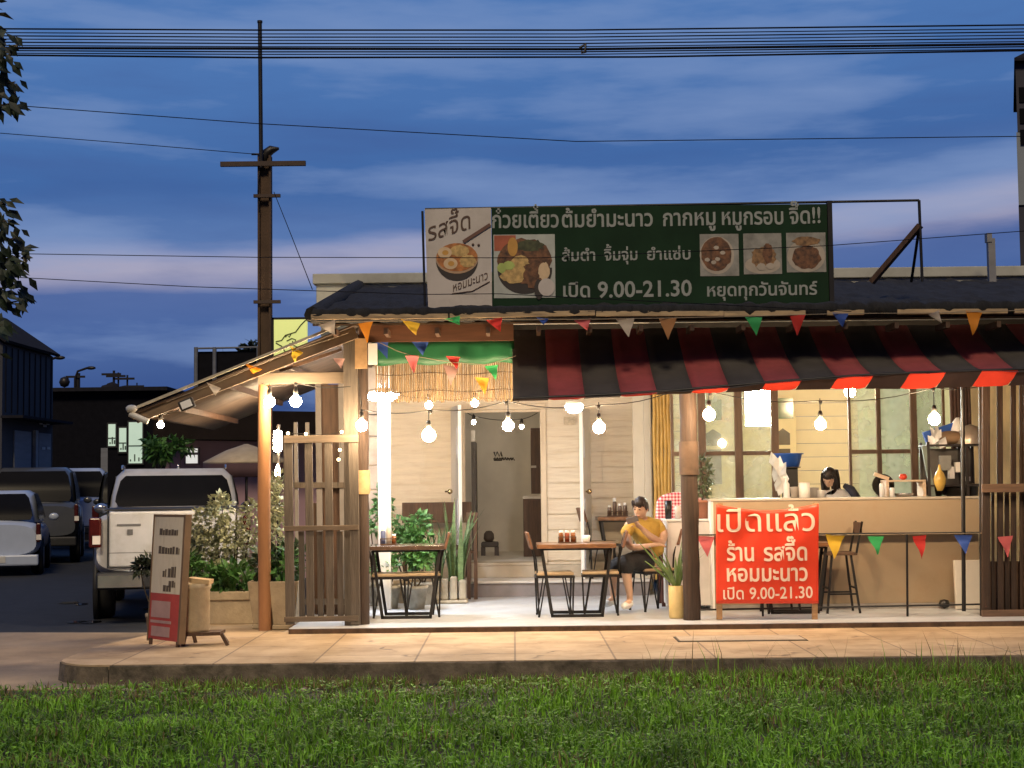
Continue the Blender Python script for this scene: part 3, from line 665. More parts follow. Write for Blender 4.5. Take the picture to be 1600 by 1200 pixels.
# steel frame of the sign
fm = MB()
tz = Z(318, YS + .08); t0 = W(664, 327, YS + .08); t1 = W(1436, 313, YS + .08)
fm.tube([t0, t1], .014, 6); fm.tube([W(660, 330, YS + .03), W(664, 480, YS + .03)], .014, 6); fm.tube([t1, W(1441, 440, YS + .08)], .016, 6)
fm.tube([W(1437, 350, YS + .08), W(1424, 440, YS + .6)], .016, 6)
for q in (760, 900, 1040, 1180): fm.tube([W(q, 326, YS + .075), W(q, 480, YS + .075)], .014, 6); fm.tube([W(q, 340, YS + .07), W(q, 450, YS + 1.2)], .014, 6)
fm.build('sign_frame', blackm, sign)
MB().bar(W(1438, 352, YS + .1), W(1362, 441, YS + .4), .085, .05).build('brace', wood_dark, sign)
MB().box((sx1 + .002, YS - .02, sb - .02), (sx1 + .05, YS + .06, st_ + .03)).build('frame_upright', blackm, sign)
# small stub pipe on the roof, right
t = MB(); t.box((X(1556, 19), 19.0, Z(440, 19, 1556)), (X(1567, 19), 19.08, Z(372, 19, 1556))); t.box((X(1554, 19), 18.99, Z(378, 19, 1556)), (X(1562, 19), 19.09, Z(364, 19, 1556)))
tag(t.build('vent_pipe', mat('grey_pipe', (.2, .2, .21), .6), origin=(X(1561, 19), 19.04, Z(440, 19, 1556))), 'short grey vent pipe standing on the roof near the right edge', 'vent pipe')

# ================================================================== STRIPED AWNING
aw = thing('awning', 'black and maroon striped fabric awning sloping down over the shop front', 'awning', (3.2, 15.3, 2.3))
AYT, AYB = 16.0, 14.62
xL = X(803, AYB); SWD = .344; NS = 19
def aw_top(x): return Vector((x, AYT, 2.99))
def aw_bot(x):
    t = (x - xL) / (X(1600, AYB) - xL); zz = Z(624 - 47 * t, AYB, 803 + 797 * t)
    if t > 0: zz += .02 * math.sin(t * math.pi * 2.2) * -1
    return Vector((x, AYB - .03 * t, zz))
ms = [mat('awning_black', (.055, .049, .046), .85, var=.25, scale=2.5, bump=.25, bscale=5, translucent=.08), mat('awning_maroon', (.27, .055, .06), .85, var=.25, scale=2.5, bump=.25, bscale=5, translucent=.12)]
mb = MB(); NV = 10; SUB = 4
cols = []
for i in range(NS * SUB + 1):
    x = xL + i * SWD / SUB; a, b_ = aw_top(x), aw_bot(x); col = []
    for j in range(NV + 1):
        t = j / NV; p = a.lerp(b_, t); sag = -.075 * math.sin(math.pi * t) * (1 + .3 * math.sin(x * 2.1)); rip = .026 * noise.noise(Vector((x * 2.6, t * 2.2, 1))) * t + .008 * noise.noise(Vector((x * 7, t * 5, 2)))
        col.append(p + Vector((0, rip, sag + rip)))
    cols.append(col)
for s in range(NS):
    vs = []; 
    for i in range(SUB + 1): vs += cols[s * SUB + i]
    n_ = NV + 1
    mb.add(vs, [(i * n_ + j, i * n_ + j + 1, (i + 1) * n_ + j + 1, (i + 1) * n_ + j) for i in range(SUB) for j in range(NV)], s % 2, True)
cano = mb.build('canopy', ms, aw)
so = cano.modifiers.new('thick', 'SOLIDIFY'); so.thickness = .004; so.offset = 0
vm = [mat('valance_black', (.05, .03, .025), .85, translucent=.15), mat('valance_red', (.50, .040, .02), .8, var=.1, translucent=.45)]
mb = MB()
for s in range(NS):
    xa, xb = xL + s * SWD, xL + (s + 1) * SWD; n = 6
    def drop(x): 
        t = (x - xL) / (X(1600, AYB) - xL); return max(.018, .018 + .125 * max(0, (t - .30) / .5)) if t < .8 else .143
    vs = []
    for i in range(n + 1):
        x = xa + (xb - xa) * i / n; p = aw_bot(x); d = drop(x); cr = 0
        sh = -.09 * d / .14
        if s % 2 and i in (0, n): cr = .012
        vs += [p + Vector((0, .012, .004)), p + Vector((sh * .5, .02 + .01 * math.sin(x * 9), -d * .5)), p + Vector((sh + .0, .045 + .015 * math.sin(x * 9), -d + cr))]
    mb.add(vs, [(i * 3 + j, i * 3 + j + 1, (i + 1) * 3 + j + 1, (i + 1) * 3 + j) for i in range(n) for j in range(2)], s % 2, True)
va = mb.build('valance', vm, aw)
fm = MB(); fm.tube([aw_bot(xL + i * .3) + Vector((0, .03, .012)) for i in range(22)], .016, 6)
for x in (xL + .05, 1.84, 3.8, 5.6): fm.tube([aw_bot(x) + Vector((0, .05, -.01)), aw_bot(x).lerp(Vector((x, AYT, 2.9)), .5) + Vector((0, 0, -.13)), Vector((x, AYT, 2.86))], .014, 6)
fm.build('awning_frame', blackm, aw)

# ================================================================== GREEN TARP AND BAMBOO BLIND
YB = 15.72
xa, xb = X(581, YB), X(806, YB)
tp = MB(); n = 24
vs = []
for i in range(n + 1):
    x = xa + (xb - xa) * i / n; zt2, zb2 = Z(529, YB), Z(568 + 2 * math.sin(i * .8), YB)
    for j in range(4): t = j / 3; vs.append((x + (.06 if i == 0 else 0) * t, YB - .03 + .02 * noise.noise(Vector((x * 5, t * 2, 3))), zt2 + (zb2 - zt2) * t))
tp.add(vs, [(i * 4 + j, i * 4 + j + 1, (i + 1) * 4 + j + 1, (i + 1) * 4 + j) for i in range(n) for j in range(3)], 0, True)
to = tp.build('green_tarp', mat('green_tarpaulin', (.013, .105, .038), .45, var=.2, scale=3, bump=.3, bscale=6, translucent=.1), origin=((xa + xb) / 2, YB, Z(568, YB)))
tag(to, 'green tarpaulin strip stretched above the rolled bamboo blind', 'tarpaulin'); so = to.modifiers.new('t', 'SOLIDIFY'); so.thickness = .004
bl = thing('bamboo_blind', 'blind of thin upright bamboo canes hanging under the green tarpaulin', 'blind', ((xa + xb) / 2, YB, Z(568, YB)))
cb = MB(); rnd = random.Random(9); x = X(589, YB)
while x < xb:
    r = rnd.uniform(.007, .0105); zb2 = Z(626, YB) + rnd.uniform(-.012, .014); zt2 = Z(564, YB); pts = []
    for k in range(6): t = k / 5; pts.append((x + rnd.uniform(-.002, .002), YB + rnd.uniform(-.003, .003), zt2 + (zb2 - zt2) * t))
    cb.tube(pts, r, 6); x += r * 2 + rnd.uniform(.0015, .006)
cb.build('cane', mat('bamboo_cane', (.20, .13, .06), .55, var=.3, scale=8, island=.35, stretch=(1, 1, .6)), bl)
lc = MB()
for py in (583, 610): lc.tube([(X(589, YB) + (xb - X(589, YB)) * k / 12, YB - .014, Z(py + 2 * math.sin(k), YB)) for k in range(13)], .0035, 5)
lc.build('lacing', wood_dark, bl)

# ================================================================== BUNTING
def flag(mb, p, w, h, rz, mi, crump=0.0, rot=0.0):
    """triangular pennant hanging from p (top middle)"""
    n = 5; vs = []
    ca, sa = math.cos(rz), math.sin(rz); seed = random.uniform(0, 99)
    for j in range(n + 1):
        t = j / n; hw = w / 2 * (1 - t) + .002
        for i in (-1, 0, 1):
            u = i * hw + crump * .5 * t * w; d = -h * t * (1 - .45 * crump); o = .05 * noise.noise(Vector((t * 2, i * .7, seed))) + .02 * crump * math.sin(t * 7)
            u2 = u * math.cos(rot) - d * math.sin(rot); d2 = u * math.sin(rot) + d * math.cos(rot)
            vs.append(Vector(p) + Vector((u2 * ca - o * sa, u2 * sa + o * ca, d2)))
    return mb.add(vs, [(j * 3 + i, (j + 1) * 3 + i, (j + 1) * 3 + i + 1, j * 3 + i + 1) for j in range(n) for i in range(2)], mi, True)
def bunting(label, cord, flags, Y):
    t = thing('bunting', label, 'bunting', W(*cord[0][:2], cord[0][2] if len(cord[0]) > 2 else Y))
    pts = [W(c[0], c[1], c[2] if len(c) > 2 else Y) for c in cord]
    MB().tube(pts, .004, 5).build('cord', mat('bunting_cord', (.25, .2, .14), .8), t)
    for (px, py, col, w, h, *rest) in flags:
        cr = rest[0] if rest else random.uniform(0, .3); ro = rest[1] if len(rest) > 1 else random.uniform(-.14, .14); y = rest[2] if len(rest) > 2 else Y
        m_ = MB(); s = y / F; flag(m_, W(px, py, y), w * s, h * s, random.uniform(-.35, .35), 0, cr, ro)
        o = m_.build('pennant', FL[col], t); o['label'] = {'tan': 'tan', 'dusty': 'dusty pink'}.get(col, col) + ' pennant'
bunting('pennant bunting strung along the roof eave above the awning', [(480, 500), (510, 503), (640, 501), (770, 499), (910, 499), (1043, 497), (1178, 494), (1312, 490), (1457, 489), (1600, 485)],
        [(510, 504, 'white', 30, 28, .5, .25), (571, 504, 'orange', 25, 32, .0, .1), (641, 502, 'yellow', 34, 30, .8, -.25), (706, 496, 'green', 24, 22, .8, .2), (772, 498, 'red', 26, 28, .5, .15), (848, 497, 'blue', 20, 12, .3),
         (910, 499, 'pink', 26, 22, .4, .1), (977, 498, 'white', 29, 33), (1043, 497, 'tan', 28, 36), (1178, 495, 'green', 26, 34), (1246, 492, 'red', 24, 33), (1313, 489, 'blue', 24, 27, .4), (1459, 488, 'white', 18, 26, .5, .4), (1522, 487, 'orange', 26, 40)], 14.88)
bunting('pennant bunting looped across the green tarpaulin and bamboo blind', [(578, 528), (620, 548), (645, 556), (705, 566), (760, 570), (806, 556)],
        [(594, 534, 'blue', 26, 34, .4, .2), (656, 534, 'blue', 26, 28, .5), (644, 556, 'pink', 21, 30), (708, 557, 'red', 22, 26, .6), (705, 572, 'dusty', 24, 34, .3, -.15), (768, 571, 'green', 21, 28, .4, .1), (753, 590, 'orange', 22, 36, .6)], 15.45)
bunting('pennant bunting along the edge of the sloping side roof', [(545, 520, 15.1), (460, 548, 15.1), (400, 572, 15.1), (333, 600, 15.1), (260, 628, 15.1)],
        [(462, 545, 'yellow', 24, 26, .6, -.5), (395, 572, 'orange', 34, 12, .3, -.35), (334, 602, 'white', 24, 20, .7, -.4), (530, 560, 'dusty', 18, 18, .3)], 15.1)
# railing of the terrace with its own bunting
YR_ = 15.62
rail = thing('railing', 'thin black metal railing along the terrace front before the counter', 'railing', W(1300, 960, YR_))
MB().tube([W(1088, 836, YR_), W(1537, 832, YR_)], .010, 6).build('rail', blackm, rail); MB().tube([W(1088, 953, YR_), W(1537, 944, YR_)], .010, 6).build('rail', blackm, rail)
for px in (1191, 1417): MB().tube([W(px, 835, YR_), W(px + 1, 963, YR_)], .012, 6).build('railing_post', blackm, rail)
for px, y0 in ((1506, 590), (1533, 600)): MB().tube([W(px - 2, y0, YR_), W(px, 955, YR_)], .021 if px < 1520 else .014, 6).build('railing_post', blackm, rail)
bunting('pennant bunting hanging from the terrace railing', [(1090, 837), (1305, 836), (1540, 833)],
        [(1102, 838, 'pink', 28, 36), (1305, 836, 'yellow', 30, 38), (1368, 838, 'green', 26, 32), (1437, 837, 'red', 26, 36), (1505, 836, 'blue', 27, 32), (1571, 838, 'pink', 22, 34)], 15.58)

# ================================================================== RED BANNER ON POSTS
YBn = 15.42
ban = thing('banner', 'red cloth banner with white Thai lettering tied between two wooden stakes', 'banner', W(1198, 965, YBn))
n, mv = 40, 26; vs = []
def fold(u, v): return .020 * math.sin(u * 5 + v * 3) * math.sin(math.pi * v) + .007 * math.sin(u * 17 + v * 9) * (1 - v) + .006 * math.sin(abs(u - .5) * 26 - v * 14) * (1 - v) ** 2
for j in range(mv + 1):
    for i in range(n + 1):
        u, v = i / n, j / mv; px = 1119 + 160 * u; top_ = 788 + 10 * math.sin(math.pi * u) - 1 * u; p = W(px, top_ + (943 - top_) * v, YBn); vs.append(p + Vector((0, fold(u, v), 0)))
b_ = MB().add(vs, [(j * (n + 1) + i, (j + 1) * (n + 1) + i, (j + 1) * (n + 1) + i + 1, j * (n + 1) + i + 1) for j in range(mv) for i in range(n)], 0, True)
bo = b_.build('banner_cloth', mat('banner_red', (.74, .055, .02), .45, var=.08, scale=3, bump=.15, bscale=5, translucent=.12), ban); so = bo.modifiers.new('t', 'SOLIDIFY'); so.thickness = .003; so.offset = -1 
bl_w = mat('banner_white', (.80, .62, .50), .6, var=.04)
def BP(px, py): v = W(px, py, YBn); return v.x, v.z
for t, a, c, es, bo_ in (('เปิดแล้ว', (1121, 831), (1273, 829), .315, .004), ('ร้าน', (1136, 876), (1178, 876), .235, .02), ('รสจี๊ด', (1193, 876), (1261, 875), .235, .02), ('หอมมะนาว', (1136, 908), (1262, 907), .225, .02), ('เปิด', (1130, 936), (1162, 936), .16, .012), ('9.00-21.30', (1171, 936), (1270, 934), .165, .012)):
    lo_ = lettering(t, BP(*a), BP(*c), YBn - .006, bl_w, ban, hscale=es, bold=bo_)
    u0, u1 = X(1119, YBn, 860), X(1279, YBn, 860); v0, v1 = Z(790, YBn, 1200), Z(943, YBn, 1200)
    for vt in lo_.data.vertices: w_ = vt.co + ban.location; vt.co.y += fold((w_.x - u0) / (u1 - u0), (v0 - w_.z) / (v0 - v1))
for px in (1125, 1274): MB().bar(W(px, 786, YBn + .035), W(px - 1, 968, YBn + .035), .055, .035).build('stake', wood_tan, ban, bevel=.003)

# ================================================================== A-BOARD SIGN, left front
ab = thing('sandwich_board', 'worn white and red signboard on low legs standing on the sidewalk', 'sign', G(258, 1010, -.05))
f0, f1 = G(231, 1006, -.05), G(277, 1012, -.05)
dv = (f1 - f0); dv.z = 0; u_ = dv.normalized(); wB = dv.length; nrm_ = Vector((-u_.y, u_.x, 0))      # pointing away from the viewer
hB = 1.11
def AB(u, z, o=0.0): return f0 + u_ * (u * wB) + Vector((0, 0, z)) + nrm_ * (o + .06 * z)
def abquad(mb, u0, z0, u1, z1, o0, o1, mi=0):
    vs = [AB(u0, z0, o0), AB(u1, z0, o0), AB(u1, z1, o0), AB(u0, z1, o0), AB(u0, z0, o1), AB(u1, z0, o1), AB(u1, z1, o1), AB(u0, z1, o1)]
    mb.add(vs, [(0, 1, 2, 3), (7, 6, 5, 4), (1, 0, 4, 5), (2, 1, 5, 6), (3, 2, 6, 7), (0, 3, 7, 4)], mi)
m = MB(); abquad(m, 0, .47, 1, hB + .06, 0, .02); m.build('white_face', mat('weathered_white_board', (.66, .58, .44), .7, var=.12, scale=3, stretch=(3, 3, .6), dirt=((.24, .17, .08), 3, .6)), ab)
m = MB(); abquad(m, 0, .05, 1, .469, 0, .02); m.build('red_face', mat('faded_red_board', (.46, .06, .04), .6, var=.15, dirt=((.2, .05, .03), 5, .5)), ab)
m = MB(); abquad(m, -.03, .03, 0, hB + .08, -.006, .035); abquad(m, 1.0, .03, 1.06, hB + .08, -.006, .06); abquad(m, 0, hB + .06, 1, hB + .08, -.004, .03); build_each(m, 'board_frame', mat('brown_board_frame', (.16, .10, .055), .7), ab)
m = MB()
rnd = random.Random(2)
for (u0, u1, z0, h) in ((.2, .82, 1.0, .06), (.2, .74, .83, .07), (.78, .9, .83, .07), (.38, .5, .62, .07), (.56, .82, .62, .10), (.6, .82, .53, .06), (.42, .68, .40 + .09, .06)):
    u = u0
    while u < u1 - .02:
        w = rnd.uniform(.05, .10); abquad(m, u, z0, min(u1, u + w), z0 + h * rnd.uniform(.75, 1), -.003, -.001); u += w + .018
build_each(m, 'lettering', mat('dark_print', (.10, .075, .05), .7), ab)
m = MB(); abquad(m, .05, .20, .75, .225, -.004, -.001); abquad(m, .1, .06 + .02, .72, .17, -.004, -.001); abquad(m, .06, .25, .7, .40, -.003, -.0015)
build_each(m, 'painted_block', mat('pale_pink_print', (.45, .28, .24), .7, var=.15), ab)
m = MB(); p = AB(.5, 0, .3); m.bar(AB(.1, 0.0, 0), AB(.1, .06, 0), .03); m.bar(AB(.95, 0.0, .02), AB(.95, .06, .02), .03); m.bar(AB(.5, .9, .03), AB(.5, 0, .35), .025); build_each(m, 'leg', wood_dark, ab)

# ================================================================== UTILITY POLE
YP = 19.4
pole = thing('utility_pole', 'tall brown utility pole with crossarms and a thin pipe mast on top', 'pole', (X(415, YP), YP, -.22))
a, b_ = W(415, 750, YP), W(415, 245, YP); xx = a.x
m = MB(); zt2 = b_.z
m.box((xx - .085, YP - .03, -.22), (xx + .085, YP + .03, zt2)); m.box((xx - .085, YP - .09, -.22), (xx - .058, YP - .031, zt2)); m.box((xx + .058, YP - .09, -.22), (xx + .085, YP - .031, zt2))
m.build('pole_shaft', mat('brown_concrete', (.075, .045, .028), .85, var=.35, scale=2, bump=.3), pole)
m = MB(); c = W(414, 255, YP - .16); m.box((X(347, YP), YP - .15, c.z - .03), (X(481, YP), YP - .095, c.z + .03)); m.build('crossarm', mat('dark_arm', (.06, .04, .03), .8), pole)
for py in (305, 471):
    c = W(420, py, YP - .16); m = MB(); m.box((X(399, YP), YP - .14, c.z - .02), (X(441, YP), YP - .095, c.z + .02)); m.build('crossarm', mat('dark_arm', (.06, .04, .03), .8), pole)
m = MB(); c0, c1 = W(408, 262, YP - .12), W(406, 36, YP - .12); m.tube([c0, c1], .027, 8); m.tube([c1, c1 + Vector((0, 0, .03))], .034, 8); m.build('pipe_mast', blackm, pole)
m = MB(); m.tube([W(412, 252, YP), W(416, 240, YP), W(424, 234, YP), W(436, 232, YP)], [.05, .07, .06, .015], 8); m.tube([W(393, 241, YP - .1), W(412, 241, YP - .1)], .014, 6); m.tube([W(405, 270, YP - .1), W(403, 300, YP - .12), W(405, 330, YP - .1)], .008, 5); m.build('cable_boot', blackm, pole)

# ================================================================== OVERHEAD CABLES
cab = mat('cable_rubber', (.010, .011, .016), .9, spec=.03)
def cable(label, group, pts, r, sag=0.0):
    P = [W(a, b, c) for a, b, c in pts]; L = P[0] - (P[1] - P[0]) * 1.5; Rr = P[-1] + (P[-1] - P[-2]) * 1.5
    if sag is None: L, Rr = P[0], P[-1]
    m = MB(); m.tube(([L] if sag is not None else []) + P + ([Rr] if sag is not None else []), r, 6)
    return tag(m.build('overhead_cable', cab, origin=P[0]), label, 'cable', group)
for py, r, dy in ((45, .006, 0), (51, .004, .1), (56, .005, .15), (61, .004, .2), (66, .005, .25), (71, .004, .3), (79, .005, .2), (83, .004, .25)):
    cable('thin black cable in the bundle crossing the top of the sky', 'thin overhead cables', [(0, py, 11 + dy), (400, py + 2, 11 + dy), (900, py + 2, 11 + dy), (1600, py - 6, 11 + dy)], r)
cable('thickest black cable in the bundle crossing the top of the sky', 'thick overhead cables', [(0, 75, 11), (400, 76, 11), (900, 77, 11), (1600, 69, 11)], .0095)
cable('lowest black cable of the bundle crossing the top of the sky', 'thick overhead cables', [(0, 86, 11.1), (400, 90, 11.1), (1000, 89, 11.1), (1600, 79, 11.1)], .007)
m = MB(); p = W(910, 75, 11); m.tube([p + Vector((-.02, 0, 0)), p + Vector((.025, 0, .03)), p + Vector((.02, 0, -.03)), p + Vector((-.01, 0, -.03))], .012, 6)
tag(m.build('cable_clamp', blackm, origin=p), 'small clamp on the thick overhead cable above the sign', 'clamp')
cable('faint thin wire sagging across the sky between pole and sign', 'lone wires', [(0, 163, 13), (400, 193, 13), (900, 221, 13), (1600, 213, 13)], .004)
cable('thin wire running from the left to the top of the utility pole', 'lone wires', [(0, 208, 19.25), (200, 224, 19.25), (400, 241, 19.25)], .005, None)
cable('thin wire passing across the middle of the rooftop sign', 'lone wires', [(0, 396, 14.3), (400, 402, 14.3), (840, 403, 14.3), (1290, 384, 14.3), (1600, 361, 14.3)], .004)
cable('thin wire passing across the bottom of the rooftop sign', 'lone wires', [(0, 432, 14.2), (300, 448, 14.2), (660, 460, 14.2), (780, 459, 14.2), (1000, 470, 14.2)], .004)
cable('thin guy wire slanting from the utility pole down to the roof corner', 'lone wires', [(428, 300, 19.0), (456, 370, 17.6), (488, 452, 15.6)], .005, None)

# ================================================================== SLOPING SIDE ROOF, left
sr = thing('lean_to_roof', 'corrugated lean-to roof sloping down to the left over the planters', 'roof', W(413, 960, 15.5))
def SRp(t, y): # t 0 at ridge (right) .. 1 at eave (left)
    a, b_ = W(556, 505, 15.15), W(203, 646, 15.15); p = a.lerp(b_, t); return Vector((p.x, y, p.z - .04 * (y - 15.15) * 0))
m = MB(); n = 48; vs = []
for i in range(n + 1):
    for j in range(3):
        p = SRp(i / n, 15.15 + j * 2.1); p.z += .0 if True else 0; vs.append(p)
m.add(vs, [(i * 3 + j, i * 3 + j + 1, (i + 1) * 3 + j + 1, (i + 1) * 3 + j) for i in range(n) for j in range(2)], 0, True)
o = m.build('roof_sheet', mat('lean_to_sheet', (.07, .045, .03), .7, var=.35, scale=2.5, stretch=(1, 3, 1)), sr); so = o.modifiers.new('t', 'SOLIDIFY'); so.thickness = .02
m = MB(); m.bar(SRp(-.02, 15.13) + Vector((0, 0, .045)), SRp(1.01, 15.13) + Vector((0, 0, .03)), .03, .025); m.build('edge_flashing', mat('pale_flashing', (.42, .38, .30), .5, var=.25, scale=5), sr)
m = MB(); m.bar(SRp(.0, 15.2) + Vector((0, 0, -.09)), SRp(.98, 15.2) + Vector((0, 0, -.06)), .045, .11); m.build('barge_board', mat('barge_wood', (.15, .10, .06), .7, var=.3, scale=3), sr)
m = MB()
for t in (.1, .35, .6, .85): a = SRp(t, 15.25) + Vector((0, 0, -.05)); m.bar(a, a + Vector((0, 3.9, 0)), .04, .06)
m.bar(SRp(.08, 15.5) + Vector((0, 0, -.16)), SRp(.36, 15.5) + Vector((0, 0, -.13)), .04, .03)
build_each(m, 'purlin', wood_dark, sr)
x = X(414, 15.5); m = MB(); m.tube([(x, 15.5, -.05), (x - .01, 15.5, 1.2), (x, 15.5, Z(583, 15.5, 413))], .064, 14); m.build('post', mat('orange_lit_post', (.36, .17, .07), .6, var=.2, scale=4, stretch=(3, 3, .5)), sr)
m = MB(); m.box((X(404, 15.46), 15.43, Z(600, 15.45, 470)), (X(548, 15.46), 15.47, Z(582, 15.45, 470))); m.build('beam', mat('pale_beam', (.13, .10, .07), .7, var=.2, stretch=(.6, 4, 4)), sr, bevel=.004)
m = MB(); m.box((X(538, 15.4), 15.36, -.02), (X(560, 15.4), 15.44, Z(520, 15.4, 550))); m.build('post', wood_grey, sr, bevel=.005)
m = MB(); e = SRp(.985, 15.12); m.sphere((e.x + .0, e.y - .04, e.z + .03), (.06, .05, .04), 10); m.tube([e + Vector((-.02, -.03, -.02)), e + Vector((.16, -.03, -.1))], .03, 8); m.build('eave_fitting', mat('pale_fitting', (.5, .5, .48), .5), sr)
e = SRp(.76, 15.1); m = MB(); m.box((e.x - .03, 15.02, e.z - .18), (e.x + .12, 15.1, e.z - .08), rot=Matrix.Rotation(-.38, 3, 'Y')); m.build('floodlight', blackm, sr, bevel=.01)
m = MB(); m.box((e.x - .005, 15.012, e.z - .165), (e.x + .10, 15.02, e.z - .095), rot=Matrix.Rotation(-.38, 3, 'Y')); m.build('floodlight_glass', whitep, sr)

# ================================================================== SLATTED GATES
gt = thing('slatted_gate', 'grey weathered wooden slatted gate leaning in front of the corner post', 'gate', G(500, 975, 0))
YG = 15.3
def gbar(mb, px, y0, y1, w, Y=YG, th=.03): a, b_ = W(px, y0, Y), W(px + (y1 - y0) * .012, y1, Y); mb.bar(a, b_, w / (F / Y), th, up=(0, 1, 0))
m = MB()
for px, w in ((450, 14), (552, 15)): gbar(m, px, 682, 976, w)
build_each(m, 'stile', wood_grey, gt, bevel=.004)
m = MB()
for py in (687, 826, 968): a, b_ = W(444, py, YG - .016), W(560, py - 2, YG - .016); m.bar(a, b_, .012 * 5, .02, up=(0, 1, 0)) if False else m.bar(a, b_, .02, .075 if py < 800 else .05)
build_each(m, 'gate_rail', mat('pale_gate_rail', (.13, .095, .065), .8, var=.25, stretch=(.6, 6, 6)), gt, bevel=.003)
m = MB()
for px in (482, 513): gbar(m, px, 690, 968, 12)
for px in (468, 497, 528): gbar(m, px + 3, 830, 968, 9, YG + .04)
build_each(m, 'slat', wood_grey, gt, bevel=.003)
g2 = thing('slatted_gate', 'dark board gate with pale slats behind the front slatted gate', 'gate', G(510, 955, 0))
Y2g = 16.6; m = MB()
for px in (497, 533): gbar(m, px, 594, 945, 9, Y2g)
for px in (462, 480): gbar(m, px, 660, 945, 6, Y2g)
build_each(m, 'slat', mat('pale_slat', (.20, .185, .175), .7, var=.15), g2, bevel=.003)
m = MB()
for py in (758, 940): m.bar(W(456, py, Y2g - .03), W(556, py, Y2g - .03), .02, .06)
build_each(m, 'gate_rail', wood_grey, g2)
m = MB(); m.box((X(500, Y2g), Y2g + .05, 0), (X(560, Y2g), Y2g + .09, Z(597, Y2g))); m.box((X(478, Y2g), Y2g + .1, 0), (X(498, Y2g), Y2g + .14, 1.2)); build_each(m, 'back_board', wood_dark, g2)

# ================================================================== SLATTED SCREEN, right
sc_ = thing('slatted_screen', 'tall dark slatted wooden screen at the right end of the terrace', 'screen', G(1580, 965, 0))
YC = 15.6
for px, w, y0 in ((1539, 12, 592), (1608, 16, 588)):
    m = MB(); m.bar(W(px, y0, YC), W(px, 966, YC), w * YC / F, .10, up=(0, 1, 0)); m.build('post', wood_post, sc_, bevel=.006)
m = MB()
for px, w in ((1562, 9), (1583, 8), (1595, 5), (1630, 9), (1648, 10), (1668, 9), (1690, 14)): m.bar(W(px, 590, YC + .03), W(px + 1, 960, YC + .03), w * YC / F, .025, up=(0, 1, 0))
build_each(m, 'slat', wood_post, sc_, bevel=.003)
m = MB()
for px, w in ((1551, 4), (1573, 7), (1600, 8)): m.bar(W(px, 765, YC + .07), W(px + 1, 955, YC + .07), w * YC / F, .02, up=(0, 1, 0))
build_each(m, 'lower_slat', wood_post, sc_)
m = MB()
for py in (592, 763, 960): m.bar(W(1534, py, YC - .07), W(1700, py - 2, YC - .07), .03, .085 if py != 592 else .05)
build_each(m, 'screen_rail', mat('screen_rail_wood', (.13, .075, .045), .75, var=.3, stretch=(.6, 6, 6)), sc_, bevel=.004)
m = MB(); m.box((X(1538, YC), YC + .1, 0), (X(1720, YC), YC + .13, Z(878, YC, 1570))); m.build('solid_board', wood_dark, sc_)
# ================================================================== STRING LIGHTS AND LAMPS
def bulb(parent, px, py, Y, r, m=bulbm, drop=.12):
    r *= .86; c = W(px, py, Y); g = MB(); g.lathe([(0, -r), (r * .5, -r * .87), (r * .87, -r * .5), (r, 0), (r * .87, r * .5), (r * .5, r * .87), (.02, r * 1.05)], c, 12)
    b_ = g.build('bulb', m, parent)
    s = MB(); s.lathe([(.0, r * 1.0), (.022, r * 1.0), (.024, r + .05), (.014, r + .08), (0, r + .08)], c, 10); s.tube([c + Vector((0, 0, r + .07)), c + Vector((0, 0, r + .07 + drop))], .005, 5); s.build('socket', socketm, b_)
def stringlight(label, cord, bulbs):
    t = thing('string_light', label, 'string light', W(*cord[0])); m_ = MB()
    P = [W(*c) for c in cord]; Q = []
    for a, b_ in zip(P[:-1], P[1:]):
        for k in range(6): u = k / 6; Q.append(a.lerp(b_, u) - Vector((0, 0, .05 * math.sin(math.pi * u) * min(1, (b_ - a).length))))
    m_.tube(Q + [P[-1]], .005, 5)
    for c in P[1:-1]: m_.lathe([(0, -.04), (.012, -.035), (.022, .0), (0, .005)], c, 8)
    m_.build('cable', socketm, t)
    for b_ in bulbs: bulb(t, *b_)
    return t
YL = 15.08
stringlight('festoon cable with warm globe bulbs hanging across the terrace front', [(560, 590, YL), (565, 640, YL), (673, 641, YL), (791, 627, YL), (935, 633, YL), (1062, 608, YL), (1110, 612, YL), (1282, 626, YL), (1458, 606, YL), (1540, 602, YL)],
            [(565, 665, YL, .066, bulb_s), (670, 680, YL, .078, bulbm, .10), (794, 665, YL, .066, bulbm, .13), (936, 668, YL, .070), (1108, 648, YL, .070), (1282, 663, YL, .064, bulbm, .13), (1460, 655, YL, .070, bulbm, .2)])
stringlight('second festoon cable with small bulbs close to the cream house wall', [(600, 610, 17.5), (670, 622, 17.5), (742, 621, 17.5), (900, 612, 17.5)], [(670, 633, 17.5, .05, bulb_s, .02), (742, 630, 17.5, .05, bulb_s, .01)])
stringlight('short light cable with two warm globe bulbs under the lean-to beam', [(408, 598, 15.3), (421, 603, 15.3), (462, 598, 15.3), (548, 604, 15.3)], [(421, 628, 15.2, .064, bulb_s, .06), (462, 627, 15.2, .068, bulb_s, .06)])
stringlight('single warm bulb under the low end of the lean-to roof', [(238, 644, 15.6), (251, 648, 15.6), (280, 640, 15.6)], [(251, 664, 15.6, .04, bulb_s, .01)])
stringlight('bare warm bulb high inside the kitchen behind the window frames', [(1290, 596, 19.5), (1328, 596, 19.5), (1390, 596, 19.5)], [(1328, 612, 19.5, .085, bulb_s, .02)])
